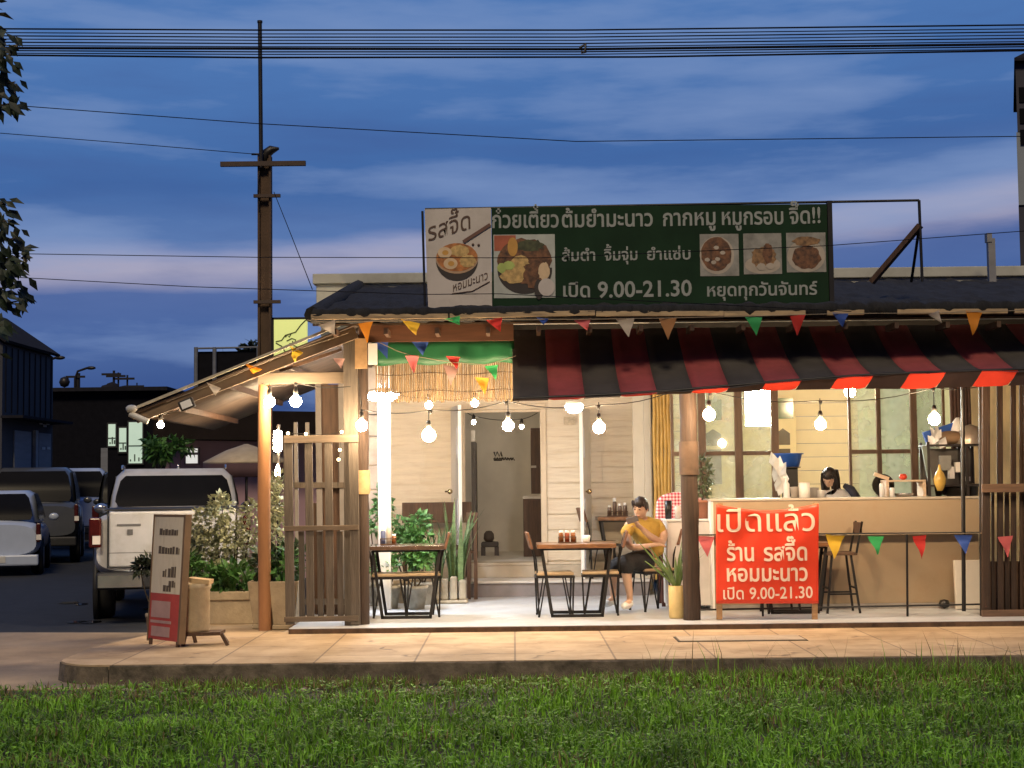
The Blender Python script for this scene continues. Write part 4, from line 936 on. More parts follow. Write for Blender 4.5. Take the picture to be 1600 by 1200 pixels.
stringlight('pair of small bulbs added inside the doorway to light the room', [(730, 645, 21.5), (740, 650, 21.5), (815, 655, 21.5), (840, 645, 21.5)], [(740, 660, 21.5, .035, mat('dim_bulb', (1, 1, 1), .3, var=0, emit=(1, .82, .6), es=160), .02), (815, 667, 21.5, .035, MATS['dim_bulb'], .02)])  # bulbs added to brighten the back room
# cool white lamps
def led(px, py, Y, r, label):
    c = W(px, py, Y); t = thing('ceiling_lamp', label, 'lamp', (c.x, c.y, c.z))
    MB().lathe([(0, -.085), (r * .6, -.07), (r * .92, -.035), (r, .0), (0, .001)], c, 24).build('diffuser', ledm, t)
    MB().lathe([(0, .002), (r * .98, .002), (r * .9, .04), (.04, .07), (0, .07)], c, 24).build('lamp_body', whitep, t)
    MB().tube([c + Vector((0, 0, .065)), c + Vector((0, 0, .5))], .01, 6).build('stem', blackm, t)
led(597, 616, 16.9, .19, 'dazzling cool white round lamp above the white post')
led(897, 634, 16.9, .10, 'dazzling cool white lamp under the awning beside the doorway')
c = W(1186, 632, 19.3); t = thing('fluorescent_lamp', 'bright white fluorescent box lamp in the kitchen behind the glass', 'lamp', c)
MB().box((c.x - .16, c.y, c.z - .26), (c.x + .16, c.y + .03, c.z + .26)).build('diffuser', mat('kitchen_lamp', (1, 1, 1), .3, var=0, emit=(.95, 1, .92), es=320), t)
MB().box((c.x - .17, c.y + .031, c.z - .27), (c.x + .17, c.y + .08, c.z + .27)).build('lamp_body', whitep, t)
MB().tube([(c.x, c.y + .05, c.z + .27), (c.x, c.y + .05, 2.8)], .01, 6).build('stem', whitep, t)
# tall lit lamp and fairy lights left of the gates
c = W(434, 690, 17.6); t = thing('garden_lamp', 'bright warm lamp column glowing behind the orange post', 'lamp', (c.x, c.y, -.05))
MB().lathe([(.0, -.12), (.04, -.11), (.05, 0), (.045, .12), (0, .13)], c + Vector((0, 0, .0)), 12).build('lamp_globe', bulb_s, t); MB().lathe([(0, -.07), (.025, -.06), (.03, 0), (0, .08)], c + Vector((.0, 0, -.33)), 10).build('lamp_globe', bulb_s, t)
MB().tube([(c.x, c.y + .06, -.05), (c.x, c.y + .06, c.z + .2)], .02, 8).build('lamp_post', blackm, t)
t = thing('fairy_lights', 'string of tiny fairy lights along the slatted gate', 'fairy lights', W(536, 680, 15.9))
fl = [(450, 677), (478, 678), (534, 675), (533, 688), (531, 703), (529, 718), (428, 700)]
MB().tube([W(a, b_, 15.9) for a, b_ in ((428, 700), (450, 677), (478, 678), (505, 680), (534, 675), (533, 688), (531, 703), (529, 718), (528, 760))], .003, 5).build('wire', socketm, t)
for a, b_ in fl: MB().sphere(W(a, b_, 15.9), .017, 8).build('fairy_bulb', fairym, t)
# lit yellow signbox behind the roof corner
c0, c1 = W(428, 560, 18.6), W(479, 499, 18.6); t = thing('lit_sign_box', 'glowing yellow-green sign box with a thin line drawing at the roof corner', 'sign', (c0.x, 18.6, c0.z))
MB().box((c0.x, 18.6, c0.z), (c1.x, 18.7, c1.z)).build('sign_face', mat('lit_yellow_sign', (.4, .42, .15), .5, var=.1, emit=(.62, .66, .22), es=.85), t)
MB().box((c0.x - .03, 18.62, c0.z - .03), (c0.x - .002, 18.72, c1.z + .03)).box((c0.x - .03, 18.62, c1.z + .002), (c1.x + .03, 18.72, c1.z + .03)).build('sign_casing', blackm, t)
m = MB()
for pts in (((431, 534), (440, 532), (446, 524), (462, 519), (470, 508), (478, 500)), ((446, 527), (449, 523), (452, 527), (455, 521)), ((448, 533), (456, 529), (462, 531), (460, 537), (452, 537)), ((457, 533), (459, 540), (466, 543)), ((431, 536), (440, 541), (447, 552))): m.tube([W(a, b_, 18.592) for a, b_ in pts], .008, 5)
m.build('line_drawing', mat('sign_ink', (.06, .07, .02), .7), t)

# ================================================================== FURNITURE
def make_chair(loc, rz, label, slim=True):
    t = thing('dining_chair', label, 'chair', loc, rz, 'wood and black metal dining chairs')
    MB().box((-.19, -.19, .43), (.19, .19, .46)).build('seat', wood_seat, t, bevel=.006, local=True)
    m = MB()
    for a, b_ in (((-.19, -.18), (.19, -.18)), ((.19, -.18), (.19, .18)), ((.19, .18), (-.19, .18)), ((-.19, .18), (-.19, -.18))): m.bar((*a, .414), (*b_, .414), .022)
    m.build('seat_frame', blackm, t, local=True)
    for sx in (-1, 1):
        for sy in (-1, 1):
            m = MB(); f = Vector((sx * .175, sy * .165, 0)); m.tube([(sx * .19, sy * .18, .41), f + Vector((0, 0, .004))], .009, 6); m.tube([(sx * .10, sy * .18, .41), f + Vector((-.004 * sx, 0, .004))], .008, 6)
            m.tube([(sx * .19, sy * .10, .41), f + Vector((0, -.004 * sy, .004))], .008, 6); m.tube([f, f + Vector((0, 0, .02))], .014, 6)
            m.build('leg', blackm, t, local=True)
    m = MB(); m.tube([(-.185, -.15, .42), (-.20, -.15, .6), (-.27, -.15, .86)], .010, 6); m.tube([(-.185, .15, .42), (-.20, .15, .6), (-.27, .15, .86)], .010, 6); build_each(m, 'back_frame', blackm, t, local=True)
    m = MB(); rot = Matrix.Rotation(-.26, 3, 'Y'); m.box((-.275, -.19, .70), (-.25, .19, .88), rot=rot); m.build('backrest', mat('backrest_wood', (.14, .065, .035), .55, var=.3, stretch=(4, 1, 4)), t, bevel=.006, local=True)
    return t
def cloc(px, Y, z=0): return (X(px, Y, 900), Y, z)
make_chair(cloc(866, 16.2), R(3), 'dining chair at the left side of the centre table, facing right')
make_chair(cloc(938, 16.3), R(178), 'dining chair tucked under the right side of the centre table')
make_chair(cloc(660, 16.35), R(183), 'dining chair at the right side of the table beside the corner post')
make_chair(cloc(610, 16.3), R(4), 'dining chair tucked under the left of the table beside the corner post')
make_chair((X(1015, 16.75), 16.75, 0), R(205), 'dining chair under the person in the yellow shirt')
def make_table(x0, x1, y0, y1, ztop, label, base=0.0, topm=None):
    t = thing('dining_table', label, 'table', ((x0 + x1) / 2, (y0 + y1) / 2, base), 0, 'trapezoid framed dining tables')
    m = MB(); n = 20; pl = [(x0 + (x1 - x0) * i / n, y0 + .014 * noise.noise(Vector((i * .5, x0, 1)))) for i in range(n + 1)] + [(x1 + .004, y1), (x0 - .004, y1)]
    m.prismz(pl, ztop - .045, ztop); m.build('tabletop', topm or mat('table_wood', (.16, .075, .035), .35, var=.35, scale=3, stretch=(1, 6, 6), coat=.2, dirt=((.33, .17, .07), 6, .5)), t, bevel=.004)
    for y in (y0 + .06, y1 - .08):
        m = MB(); a = Vector((x0 + .05, y, ztop - .05)); b_ = Vector((x0 + .15, y, base + .015)); c = Vector((x1 - .15, y, base + .015)); d = Vector((x1 - .05, y, ztop - .05))
        for p, q in ((a, b_), (b_ - Vector((.014, 0, 0)), c + Vector((.014, 0, 0))), (c, d), (a, d)): m.bar(p, q, .03, .03, up=(0, 1, 0))
        m.build('table_frame', blackm, t)
    return t
make_table(X(838, 15.98), X(961, 15.98), 15.95, 16.55, .755, 'brown live-edge table with condiment caddy, in the centre of the terrace')
make_table(X(573, 15.98), X(693, 15.98), 15.98, 16.58, .755, 'dark dining table beside the left corner post, plants behind it', topm=mat('dark_table_wood', (.08, .05, .035), .25, var=.3, scale=3, stretch=(1, 6, 6), coat=.4))
make_table(X(932, 19.45), X(1004, 19.45), 19.25, 19.8, .955, 'small table on the step against the cream wall', base=.195)
make_chair((X(940, 19.4), 19.4, .195), R(10), 'dining chair on the step at the small back table')
# condiments
def caddy(px, Y, z, label, jars, w=.2):
    x = X(px, Y, 830); t = thing('condiment_caddy', label, 'caddy', (x, Y, z + .001))
    MB().box((x - w / 2, Y - .06, z + .001), (x + w / 2, Y + .06, z + .012)).box((x - w / 2, Y - .06, z + .06), (x + w / 2, Y - .055, z + .07)).box((x - w / 2, Y - .06, z + .012), (x - w / 2 + .008, Y - .055, z + .07)).box((x + w / 2 - .008, Y - .06, z + .012), (x + w / 2, Y - .055, z + .07)).build('tray', wood_dark, t)
    for k, (c, h) in enumerate(jars):
        jx = x - w / 2 + w * (k + .5) / len(jars); r = .026
        j = MB().lathe([(0, 0), (r, 0), (r, h * .72), (r * .7, h * .8), (0, h * .8)], (jx, Y, z + .013), 12).build('jar', c, t)
        MB().lathe([(r * .75, h * .8), (r * .8, h), (0, h)], (jx, Y, z + .0135), 12).build('lid', whitep, j)
sauce = mat('brown_sauce', (.20, .07, .02), .25, var=.3); chil = mat('chilli_red', (.26, .05, .015), .3, var=.3); clear = mat('milky_plastic', (.55, .5, .45), .2, var=.1); blu = mat('blue_label', (.14, .18, .36), .4)
caddy(886, 16.25, .755, 'condiment caddy of sauce jars on the centre table', [(sauce, .12), (chil, .12), (sauce, .12)], .19)
caddy(607, 16.3, .755, 'condiment tray with a blue and a clear jar on the left table', [(blu, .17), (clear, .2), (sauce, .1)], .17)
caddy(965, 19.5, .955, 'condiment caddy of dark jars on the small back table', [(mat('dark_jar', (.12, .08, .06), .3), .13), (mat('dark_jar', (.1, .1, .1)), .22), (MATS['dark_jar'], .15), (MATS['dark_jar'], .16)], .26)
x = X(915, 16.3); tag(MB().lathe([(0, 0), (.035, 0), (.042, .075), (.036, .075), (.03, .01), (0, .01)], (x, 16.3, .757), 16).build('cup', whitep, origin=(x, 16.3, .757)), 'white cup beside the condiment caddy on the centre table', 'cup')
# dark bench and tall stand by the wall
bn = thing('bench', 'dark wooden bench standing along the plank wall behind the plants', 'bench', (X(680, 19.3), 19.3, 0))
MB().box((X(628, 19.5), 19.5, .9), (X(736, 19.5), 19.54, 1.16)).build('backrest', wood_dark, bn, bevel=.006)
MB().box((X(630, 19.3), 19.05, .58), (X(734, 19.3), 19.48, .63)).build('seat', wood_dark, bn, bevel=.006)
for px in (632, 732):
    for y in (19.1, 19.45): MB().box((X(px, y) - .025, y - .02, 0), (X(px, y) + .025, y + .02, .579)).build('leg', wood_dark, bn)
stn = thing('tall_stand', 'tall narrow dark wooden stand left of the doorway step', 'stand', (X(738, 18.8), 18.8, 0))
MB().box((X(728, 18.7), 18.6, 1.0), (X(746, 18.7), 18.86, 1.04)).build('stand_top', wood_dark, stn)
for px in (731, 742):
    for y in (18.63, 18.83): MB().box((X(px, y) - .022, y - .02, .0), (X(px, y) + .022, y + .02, .999)).build('leg', wood_dark, stn)
MB().box((X(731, 18.7), 18.65, .55), (X(742, 18.7), 18.81, .58)).build('shelf', wood_dark, stn)
# things in the back room
sl = thing('side_shelf', 'dark tall shelf with pale ledge inside the doorway on the right', 'shelf', (X(836, 21.4), 21.4, dz0))
MB().box((X(830, 21.4), 21.3, 1.24), (X(850, 21.4), 21.6, 2.15)).box((X(817, 21.4), 21.25, dz0 + .001), (X(850, 21.4), 21.6, 1.17)).build('shelf_body', wood_dark, sl)
MB().box((X(816, 21.4), 21.22, 1.171), (X(850, 21.4), 21.62, 1.21)).box((X(829, 21.4), 21.28, 1.6), (X(838, 21.4), 21.3, 1.63)).build('ledge', mat('pale_ledge', (.5, .46, .4), .5), sl)
sl = thing('open_shutter', 'dark vertical door edge inside the doorway on the left', 'door', (X(741, 20.6), 20.6, dz0))
MB().box((X(737, 20.6), 20.5, dz0 + .002), (X(744, 20.6), 21.3, Z(690, 20.6))).build('door_panel', mat('dark_door', (.05, .045, .045), .5), sl); MB().box((X(737, 20.6), 20.5, Z(689, 20.6)), (X(743, 20.6), 20.6, Z(672, 20.6))).build('door_cap', whitep, sl)
sl = thing('low_stool', 'small dark stool with a round object on it inside the doorway', 'stool', (X(763, 21.8), 21.8, dz0))
MB().box((X(751, 21.8), 21.65, dz0 + .12), (X(778, 21.8), 21.95, dz0 + .19)).build('seat', mat('grey_stool', (.10, .09, .09), .7), sl, bevel=.02)
for px in (754, 775): MB().box((X(px, 21.8) - .03, 21.68, dz0 + .0), (X(px, 21.8) + .03, 21.92, dz0 + .119)).build('leg', MATS['grey_stool'], sl)
cx_ = X(763, 21.8); tag(MB().lathe([(0, 0), (.05, .0), (.075, .04), (.07, .11), (.04, .15), (0, .155)], (cx_, 21.8, dz0 + .192), 14).build('small_pot', mat('dark_pot', (.09, .07, .06), .6), origin=(cx_, 21.8, dz0 + .19)), 'small rounded dark pot on the stool in the back room', 'pot')
# wall decal: little crown-shaped drawing over a line of script-like strokes
m = MB()
for pts in (((772, 706), (774, 713), (777, 706), (780, 713), (783, 706), (784, 713)), ((772, 716), (772, 719), (784, 719), (784, 715)), ((803, 719), (804, 718))): m.tube([W(a, b_, 22.99) for a, b_ in pts], .012, 5)
m.tube([W(772 + 30 * k / 24, 717 - 2.2 * math.sin(k * 1.9), 22.99) for k in range(25)], .011, 5)
tag(m.build('wall_decal', mat('decal_ink', (.06, .05, .04), .6), origin=W(786, 718, 22.99)), 'small dark drawn decal on the grey wall seen through the doorway', 'wall decal')
a, b_ = W(881, 664, 19.88), W(899, 651, 19.88); t = tag(MB().box((a.x, 19.87, a.z), (b_.x, 19.885, b_.z)).build('wall_plate', mat('beige_plate', (.5, .42, .3), .5, var=.3, scale=20), origin=(a.x, 19.88, a.z)), 'small mottled plaque on the plank wall right of the doorway', 'plaque')

# ================================================================== COUNTER AND WHAT STANDS ON IT
YCn = 16.5; ct = thing('serving_counter', 'long tan serving counter with an overhanging upper front', 'counter', (X(1320, YCn), YCn, 0))
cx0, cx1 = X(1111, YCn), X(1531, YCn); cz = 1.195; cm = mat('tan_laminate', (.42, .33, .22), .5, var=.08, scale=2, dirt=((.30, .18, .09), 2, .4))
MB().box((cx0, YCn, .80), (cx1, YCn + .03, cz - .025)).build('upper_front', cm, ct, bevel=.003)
MB().box((cx0 - .01, YCn - .015, cz - .024), (cx1 + .01, YCn + .62, cz)).build('worktop', mat('pale_worktop', (.55, .50, .42), .35, var=.06), ct, bevel=.004)
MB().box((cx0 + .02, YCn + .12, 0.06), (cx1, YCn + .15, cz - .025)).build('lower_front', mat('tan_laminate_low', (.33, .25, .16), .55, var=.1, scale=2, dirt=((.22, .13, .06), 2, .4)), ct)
MB().box((cx0 + .02, YCn + .11, 0.0), (cx1, YCn + .16, .058)).build('skirting', mat('grey_skirting', (.3, .27, .24), .7), ct)
MB().box((cx0 - .004, YCn - .004, .0), (cx0 + .018, YCn + .6, cz - .026)).build('end_panel', whitep, ct)
wc = thing('side_counter', 'low white side counter between the brown post and the serving counter', 'counter', (X(1080, 16.7), 16.7, 0))
MB().box((X(1041, 16.7), 16.7, .05), (X(1110, 16.7), 17.2, .955)).build('counter_body', mat('white_panel', (.62, .60, .58), .5, var=.06, dirt=((.4, .36, .32), 2, .3)), wc, bevel=.008)
MB().box((X(1039, 16.7), 16.68, .956), (X(1111, 16.7), 17.22, .98)).build('counter_top', whitep, wc, bevel=.005)
x = X(1045, 16.75); tag(MB().lathe([(0, 0), (.034, 0), (.043, .2), (.037, .2), (.03, .01), (0, .01)], (x, 16.85, .982), 16).build('black_tumbler', mat('black_plastic', (.012, .012, .013), .3), origin=(x, 16.85, .982)), 'tall black tumbler on the white side counter', 'tumbler')
x = X(1059, 16.75); tag(MB().lathe([(0, 0), (.03, 0), (.036, .14), (.032, .14), (.028, .01), (0, .01)], (x, 16.8, .982), 16).build('drinking_glass', clear, origin=(x, 16.8, .982)), 'clear drinking glass beside the black tumbler', 'glass')
# potted shrub on the side counter
pt = thing('potted_plant', 'small leafy shrub in a terracotta pot at the end of the serving counter', 'potted plant', (X(1101, 16.62), 16.62, .982))
x = X(1101, 16.62); MB().lathe([(0, 0), (.07, 0), (.10, .17), (.112, .17), (.112, .20), (.095, .20), (.09, .16), (0, .16)], (x, 16.86, .982), 18).build('pot', terracotta, pt)
m = MB(); m.tube([(x, 16.86, 1.1), (x + .01, 16.86, 1.35), (x - .01, 16.86, 1.6)], .012, 6); m.tube([(x, 16.86, 1.25), (x + .08, 16.86, 1.5)], .008, 5); m.build('stem', bark, pt)
m = MB(); m.cluster((x, 16.86, 1.44), (.12, .12, .24), 260, .07, .03, rnd=random.Random(4)); m.build('foliage', mat('olive_leaf', (.085, .115, .06), .4, var=.3, island=.5, translucent=.15), pt)
# gingham covered chair
gp = thing('armchair', 'chair covered with a red and white gingham cloth beside the counter', 'chair', (X(1060, 17.4), 17.4, 0))
gm = bpy.data.materials.new('red_gingham'); gm.use_nodes = True; nt = gm.node_tree; b_ = nt.nodes['Principled BSDF']; tcn = nt.nodes.new('ShaderNodeTexCoord'); sp = nt.nodes.new('ShaderNodeSeparateXYZ'); nt.links.new(tcn.outputs['Object'], sp.inputs[0])
def stripe(o): return mth(nt, 'GREATER_THAN', mth(nt, 'FRACT', mth(nt, 'MULTIPLY', o, 27.0)), .5)
sm_ = mth(nt, 'MULTIPLY', mth(nt, 'ADD', stripe(sp.outputs[0]), stripe(sp.outputs[2])), .5); rr = ramp(nt, [(0, (.70, .62, .60)), (.5, (.60, .25, .27)), (1, (.42, .03, .05))], sm_, 'CONSTANT'); rr.color_ramp.elements[1].position = .4; rr.color_ramp.elements[2].position = .9
nt.links.new(rr.outputs[0], b_.inputs['Base Color']); b_.inputs['Roughness'].default_value = .85
m = MB(); xc = X(1062, 17.4)
prof = []
for k in range(13): a = math.pi * k / 12; prof.append((xc - .27 * math.cos(a) * (1.0), 1.07 + .20 * math.sin(a) ** .55))
m.prism([(xc - .30, .72)] + prof + [(xc + .30, .72)], 17.33, 17.47); m.build('cover', gm, gp, bevel=.02)
m = MB(); m.box((xc - .25, 17.2, .42), (xc + .25, 17.75, .5)); m.box((xc - .25, 17.35, .5), (xc + .25, 17.44, .719)); m.build('seat', mat('dark_red_wood', (.10, .03, .02), .5), gp, bevel=.01)
for sx in (-.22, .22):
    for y in (17.24, 17.7): MB().box((xc + sx - .02, y - .02, 0), (xc + sx + .02, y + .02, .419)).build('leg', MATS['dark_red_wood'], gp)
# on the counter top
def item(name, label, cat, px, Y, z, fn, mats):
    x = X(px, Y, 770); m_ = MB(); fn(m_, x, Y, z + .001); return tag(m_.build(name, mats, origin=(x, Y, z + .001)), label, cat)
wp_ = mat('white_plastic', (.72, .73, .74), .3, var=.05)
item('bottle', 'white pump bottle at the left of the counter top', 'bottle', 1229, 16.75, cz, lambda m_, x, y, z: (m_.lathe([(0, 0), (.045, 0), (.045, .01), (.034, .012), (.034, .15), (.014, .18), (.012, .22), (0, .22)], (x, y, z), 14), m_.box((x - .03, y - .008, z + .215), (x + .01, y + .008, z + .235))), wp_)
item('plastic_bag', 'crumpled clear plastic bag behind the pump bottle', 'bag', 1219, 16.95, cz, lambda m_, x, y, z: [m_.leaf((x + random.uniform(-.06, .06), y + random.uniform(-.04, .04), z + .02 + .05 * k), (random.uniform(-.5, .5), random.uniform(-.5, .2), 1), (random.uniform(-1, 1), -1, .3), .19, .13) for k in range(7)], mat('clear_bag', (.62, .62, .62), .2, var=.1, translucent=.3))
item('paper_roll', 'white paper towel roll standing on the counter', 'paper roll', 1257, 16.75, cz, lambda m_, x, y, z: m_.lathe([(.018, 0), (.06, 0), (.06, .165), (.018, .165), (.018, 0)], (x, y, z), 20), whitep)
for px, h, mm, l in ((1243, .11, clear, 'short clear tub between the bottle and the paper roll'), (1271, .10, mat('grey_tub', (.35, .34, .33), .4), 'grey lidded tub right of the paper roll'), (1281, .07, wp_, 'small white bowl right of the grey tub')):
    item('food_tub', l, 'tub', px, 16.95, cz, lambda m_, x, y, z: m_.lathe([(0, 0), (.05, 0), (.06, h), (.064, h + .008), (0, h + .012)], (x, y, z), 16), mm)
# stand under the basin, behind the counter
bs = thing('basin_stand', 'dark stand inside the kitchen carrying the blue basin', 'stand', (X(1236, 17.6), 17.7, 0))
MB().box((X(1226, 17.6), 17.6, 0), (X(1247, 17.6), 17.8, Z(736, 17.6))).build('stand_body', blackm, bs); MB().box((X(1224, 17.6), 17.5, Z(736, 17.6) + .001), (X(1249, 17.6), 17.9, Z(736, 17.6) + .012)).build('stand_top', blackm, bs)
zz = Z(736, 17.6) + .013; x = X(1234, 17.65); tag(MB().lathe([(0, 0), (.12, 0), (.155, .14), (.175, .145), (.175, .155), (.15, .155), (.115, .012), (0, .012)], (x, 17.7, zz), 24).build('plastic_basin', mat('blue_plastic', (.03, .10, .42), .35, var=.1), origin=(x, 17.7, zz)), 'blue plastic basin on the dark stand in the kitchen', 'basin')
# wooden prep stand with tomato
ps = thing('prep_stand', 'small pale wooden shelf stand on the counter holding a tomato', 'shelf', (X(1412, 16.8), 16.8, cz + .001)); pwm = mat('pale_pine', (.58, .45, .33), .6, var=.12, stretch=(1, 5, 5))
xa, xb = X(1384, 16.75), X(1446, 16.75); zt2 = Z(750, 16.75, 1400); MB().box((xa, 16.72, zt2 - .02), (xb, 17.0, zt2)).build('shelf', pwm, ps, bevel=.003)
for x in (xa, xb - .03): MB().box((x, 16.73, cz + .002), (x + .03, 16.99, zt2 - .021)).build('side_panel', pwm, ps)
MB().bar((xa - .1, 16.86, zt2 + .07), (xa + .06, 16.86, zt2 + .012), .02, .04).build('handle', pwm, ps)
x = X(1413, 16.8); tag(MB().lathe([(0, 0), (.025, .002), (.043, .02), (.046, .04), (.03, .065), (.008, .062), (0, .06)], (x, 16.85, zt2 + .001), 18).build('tomato', mat('tomato_red', (.62, .06, .03), .3, var=.1), origin=(x, 16.85, zt2)), 'red tomato on the pale wooden stand', 'tomato')
item('black_wok', 'round black pan leaning behind the wooden stand', 'pan', 1380, 17.02, cz, lambda m_, x, y, z: m_.lathe([(0, .03), (.08, .02), (.12, -.01), (.125, -.012), (.085, .035), (0, .045)], (x, y, z + .125), 22, axis='Y'), mat('black_iron', (.015, .014, .014), .4))
item('steel_tray', 'shallow steel tray under the wooden stand', 'tray', 1412, 16.84, cz, lambda m_, x, y, z: m_.lathe([(0, 0), (.08, 0), (.11, .035), (.115, .035), (.085, .006), (0, .006)], (x, y, z), 22), mat('steel', (.6, .6, .6), .25, metal=.9))
for k, (px, h) in enumerate(((1388, .15), (1392, .10))): item('salt_jar', ('taller', 'shorter')[k] + ' white jar at the left foot of the wooden stand', 'jar', px - 6 + 12 * k - 4, 16.66, cz, lambda m_, x, y, z: m_.lathe([(0, 0), (.026, 0), (.028, h * .8), (.02, h), (0, h)], (x, y, z), 14), wp_)
# stacked kit at the right end: rack with trays, pots, jar
rk = thing('kitchen_rack', 'cluttered dark kitchen rack at the right end of the counter', 'rack', (X(1490, 16.8), 16.85, cz + .001))
xa, xb = X(1450, 16.7), X(1536, 16.7)
m = MB()
for x in (xa, xb - .03, (xa + xb) / 2 + .12): m.box((x, 16.70, cz + .002), (x + .03, 16.73, Z(690, 16.7, 1490))); m.box((x, 17.0, cz + .002), (x + .03, 17.03, Z(690, 16.7, 1490)))
build_each(m, 'upright', mat('dark_steel', (.05, .045, .045), .4, metal=.4), rk)
for py in (757, 694): m = MB(); zz = Z(py, 16.7, 1490); m.box((xa - .005, 16.69, zz - .02), (xb + .005, 17.04, zz)); m.build('shelf', MATS['dark_steel'], rk)
m = MB(); m.box((xa + .02, 17.005, cz + .01), (xb - .02, 17.02, Z(700, 16.7, 1490))); m.build('back_panel', mat('back_panel_grey', (.10, .09, .085), .6), rk)
m = MB(); m.bar((xa - .03, 16.72, Z(696, 16.7, 1450)), (xa + .06, 16.72, Z(778, 16.7, 1450)), .05, .03); m.build('side_panel', mat('teal_grey_panel', (.17, .22, .20), .5), rk)
zsh = Z(694, 16.7, 1490)
item('sack', 'brown paper sack lying on top of the kitchen rack', 'sack', 1487, 16.85, zsh, lambda m_, x, y, z: m_.sphere((x, y, z + .075), (.17, .13, .075), 18), mat('brown_paper', (.26, .17, .10), .8, var=.15, bump=.5, bscale=9))
item('steel_bowl', 'large upturned steel bowl on the right of the rack top', 'bowl', 1519, 16.8, zsh, lambda m_, x, y, z: m_.lathe([(.15, 0), (.155, .05), (.13, .13), (.08, .19), (0, .22), ], (x, y, z), 24), mat('dull_steel', (.42, .36, .30), .35, metal=.5))
item('white_sack', 'white cloth bundle beside the steel bowl', 'bundle', 1500, 17.0, zsh + .13, lambda m_, x, y, z: m_.lathe([(0, -.13), (.08, -.13), (.09, .03), (.06, .12), (.02, .17), (0, .17)], (x, y, z), 14), whitep)
item('white_bag', 'white plastic bag at the left edge of the rack top', 'bag', 1462, 16.76, zsh, lambda m_, x, y, z: [m_.leaf((x + random.uniform(-.06, .06), y - .04 + random.uniform(-.02, .02), z - .05 + .02 * k), (random.uniform(-.6, .6), -.1, 1), (random.uniform(-1, 1), -1, .3), .15, .11) for k in range(7)] and m_.sphere((x, y, z + .05), (.06, .05, .05), 10), wp_)
item('blue_tray', 'blue plastic tray behind the bags on the rack', 'tray', 1474, 17.0, zsh + .12, lambda m_, x, y, z: m_.box((x - .2, y - .02, z - .06), (x + .26, y + .02, z + .09), rot=Matrix.Rotation(-.3, 3, 'Y')), MATS['blue_plastic'])
item('gold_jar', 'round golden jar on the kitchen rack', 'jar', 1469, 16.68, cz, lambda m_, x, y, z: m_.lathe([(0, .06), (.03, .06), (.062, .14), (.066, .19), (.045, .25), (.018, .29), (.012, .34), (0, .345)], (x, y, z), 18), mat('gold_glass', (.62, .42, .10), .2, var=.2))
for px, py, w, h, mm, l in ((1487, 748, .06, .13, wp_, 'white carton right of the golden jar'), (1497, 738, .05, .11, whitep, 'second white carton standing higher on the rack'), (1478, 735, .12, .16, mat('grey_screen', (.28, .29, .28), .4), 'grey framed box behind the golden jar'), (1513, 752, .04, .05, wp_, 'small white tub at the right of the rack')):
    z0 = Z(py, 16.8, px); item('carton', l, 'carton', px, 16.8, z0, lambda m_, x, y, z: (m_.box((x - w / 2, y - .03, z), (x + w / 2, y + .03, z + h)), m_.box((x - w / 2 + .008, y - .034, z + .01), (x + w / 2 - .008, y - .0305, z + h - .01))), mm)
for px, r, h, l in ((1462, .07, .07, 'black pan left of the golden jar on the counter'), (1492, .10, .09, 'wide black pot at the back of the rack'), (1516, .09, .13, 'tall black pot at the right of the rack')):
    item('cooking_pot', l, 'pot', px, 16.86, cz, lambda m_, x, y, z: (m_.lathe([(0, 0), (r * .9, 0), (r, h), (r * 1.08, h), (r * .95, h - .01), (0, h + .02)], (x, y, z), 18), m_.bar((x + r, y, z + h * .8), (x + r + .06, y, z + h * .9), .015)), MATS['black_iron'])
item('hanging_cord', 'pale tangled cords hanging at the right window edge', 'cord', 1488, 18.4, 1.6, lambda m_, x, y, z: [m_.tube([(x + .03 * k, y, Z(598, 18.4)), (x + .03 * k + .03 * math.sin(k), y - .02, Z(625, 18.4)), (x + .035 * k + .04, y, Z(655, 18.4))], .010, 6) for k in range(3)], mat('pale_cord', (.5, .5, .45), .6))
# brown boards left of the screen inside
cu = thing('curtain', 'dark brown slatted curtain at the right end of the kitchen opening', 'curtain', (X(1505, 17.6), 17.6, 1.3)); m = MB()
for k in range(6): x = X(1490 + k * 5.5, 17.6); m.tube([(x, 17.6, 1.3), (x + .004, 17.6, 2.0), (x, 17.6, 2.75)], .021, 7)
m.build('curtain_cloth', mat('brown_curtain', (.07, .035, .025), .8, var=.3), cu); MB().tube([(X(1486, 17.6), 17.6, 2.76), (X(1522, 17.6), 17.6, 2.76)], .012, 6).build('curtain_rod', blackm, cu)
# stools and table behind the banner
def bar_stool(px, Y, label, rz=0):
    t = thing('bar_stool', label, 'stool', (X(px, Y), Y, 0), rz, 'bar stools by the counter')
    MB().box((-.16, -.16, .60), (.16, .16, .63)).build('seat', wood_dark, t, bevel=.005, local=True)
    for sx in (-1, 1):
        for sy in (-1, 1): m_ = MB(); m_.bar((sx * .10, sy * .12, .60), (sx * .17, sy * .17, 0), .022); m_.build('leg', blackm, t, local=True)
    m_ = MB()
    for sy in (-1, 1): m_.bar((-.15, sy * .156, .2), (.15, sy * .156, .2), .018)
    for sx in (-1, 1): m_.bar((sx * .146, -.14, .26), (sx * .146, .14, .26), .018)
    build_each(m_, 'footrest', blackm, t, local=True)
    m_ = MB()
    for sy in (-1, 1): m_.bar((.15, sy * .15, .62), (.22, sy * .15, .95), .02)
    build_each(m_, 'back_frame', blackm, t, local=True); m_ = MB(); m_.bar((.205, -.16, .88), (.205, .16, .88), .02, .12); m_.build('backrest', wood_dark, t, local=True)
bar_stool(1308, 16.25, 'black bar stool with back standing right of the red banner'); bar_stool(1215, 16.3, 'black bar stool half hidden behind the red banner', R(185))
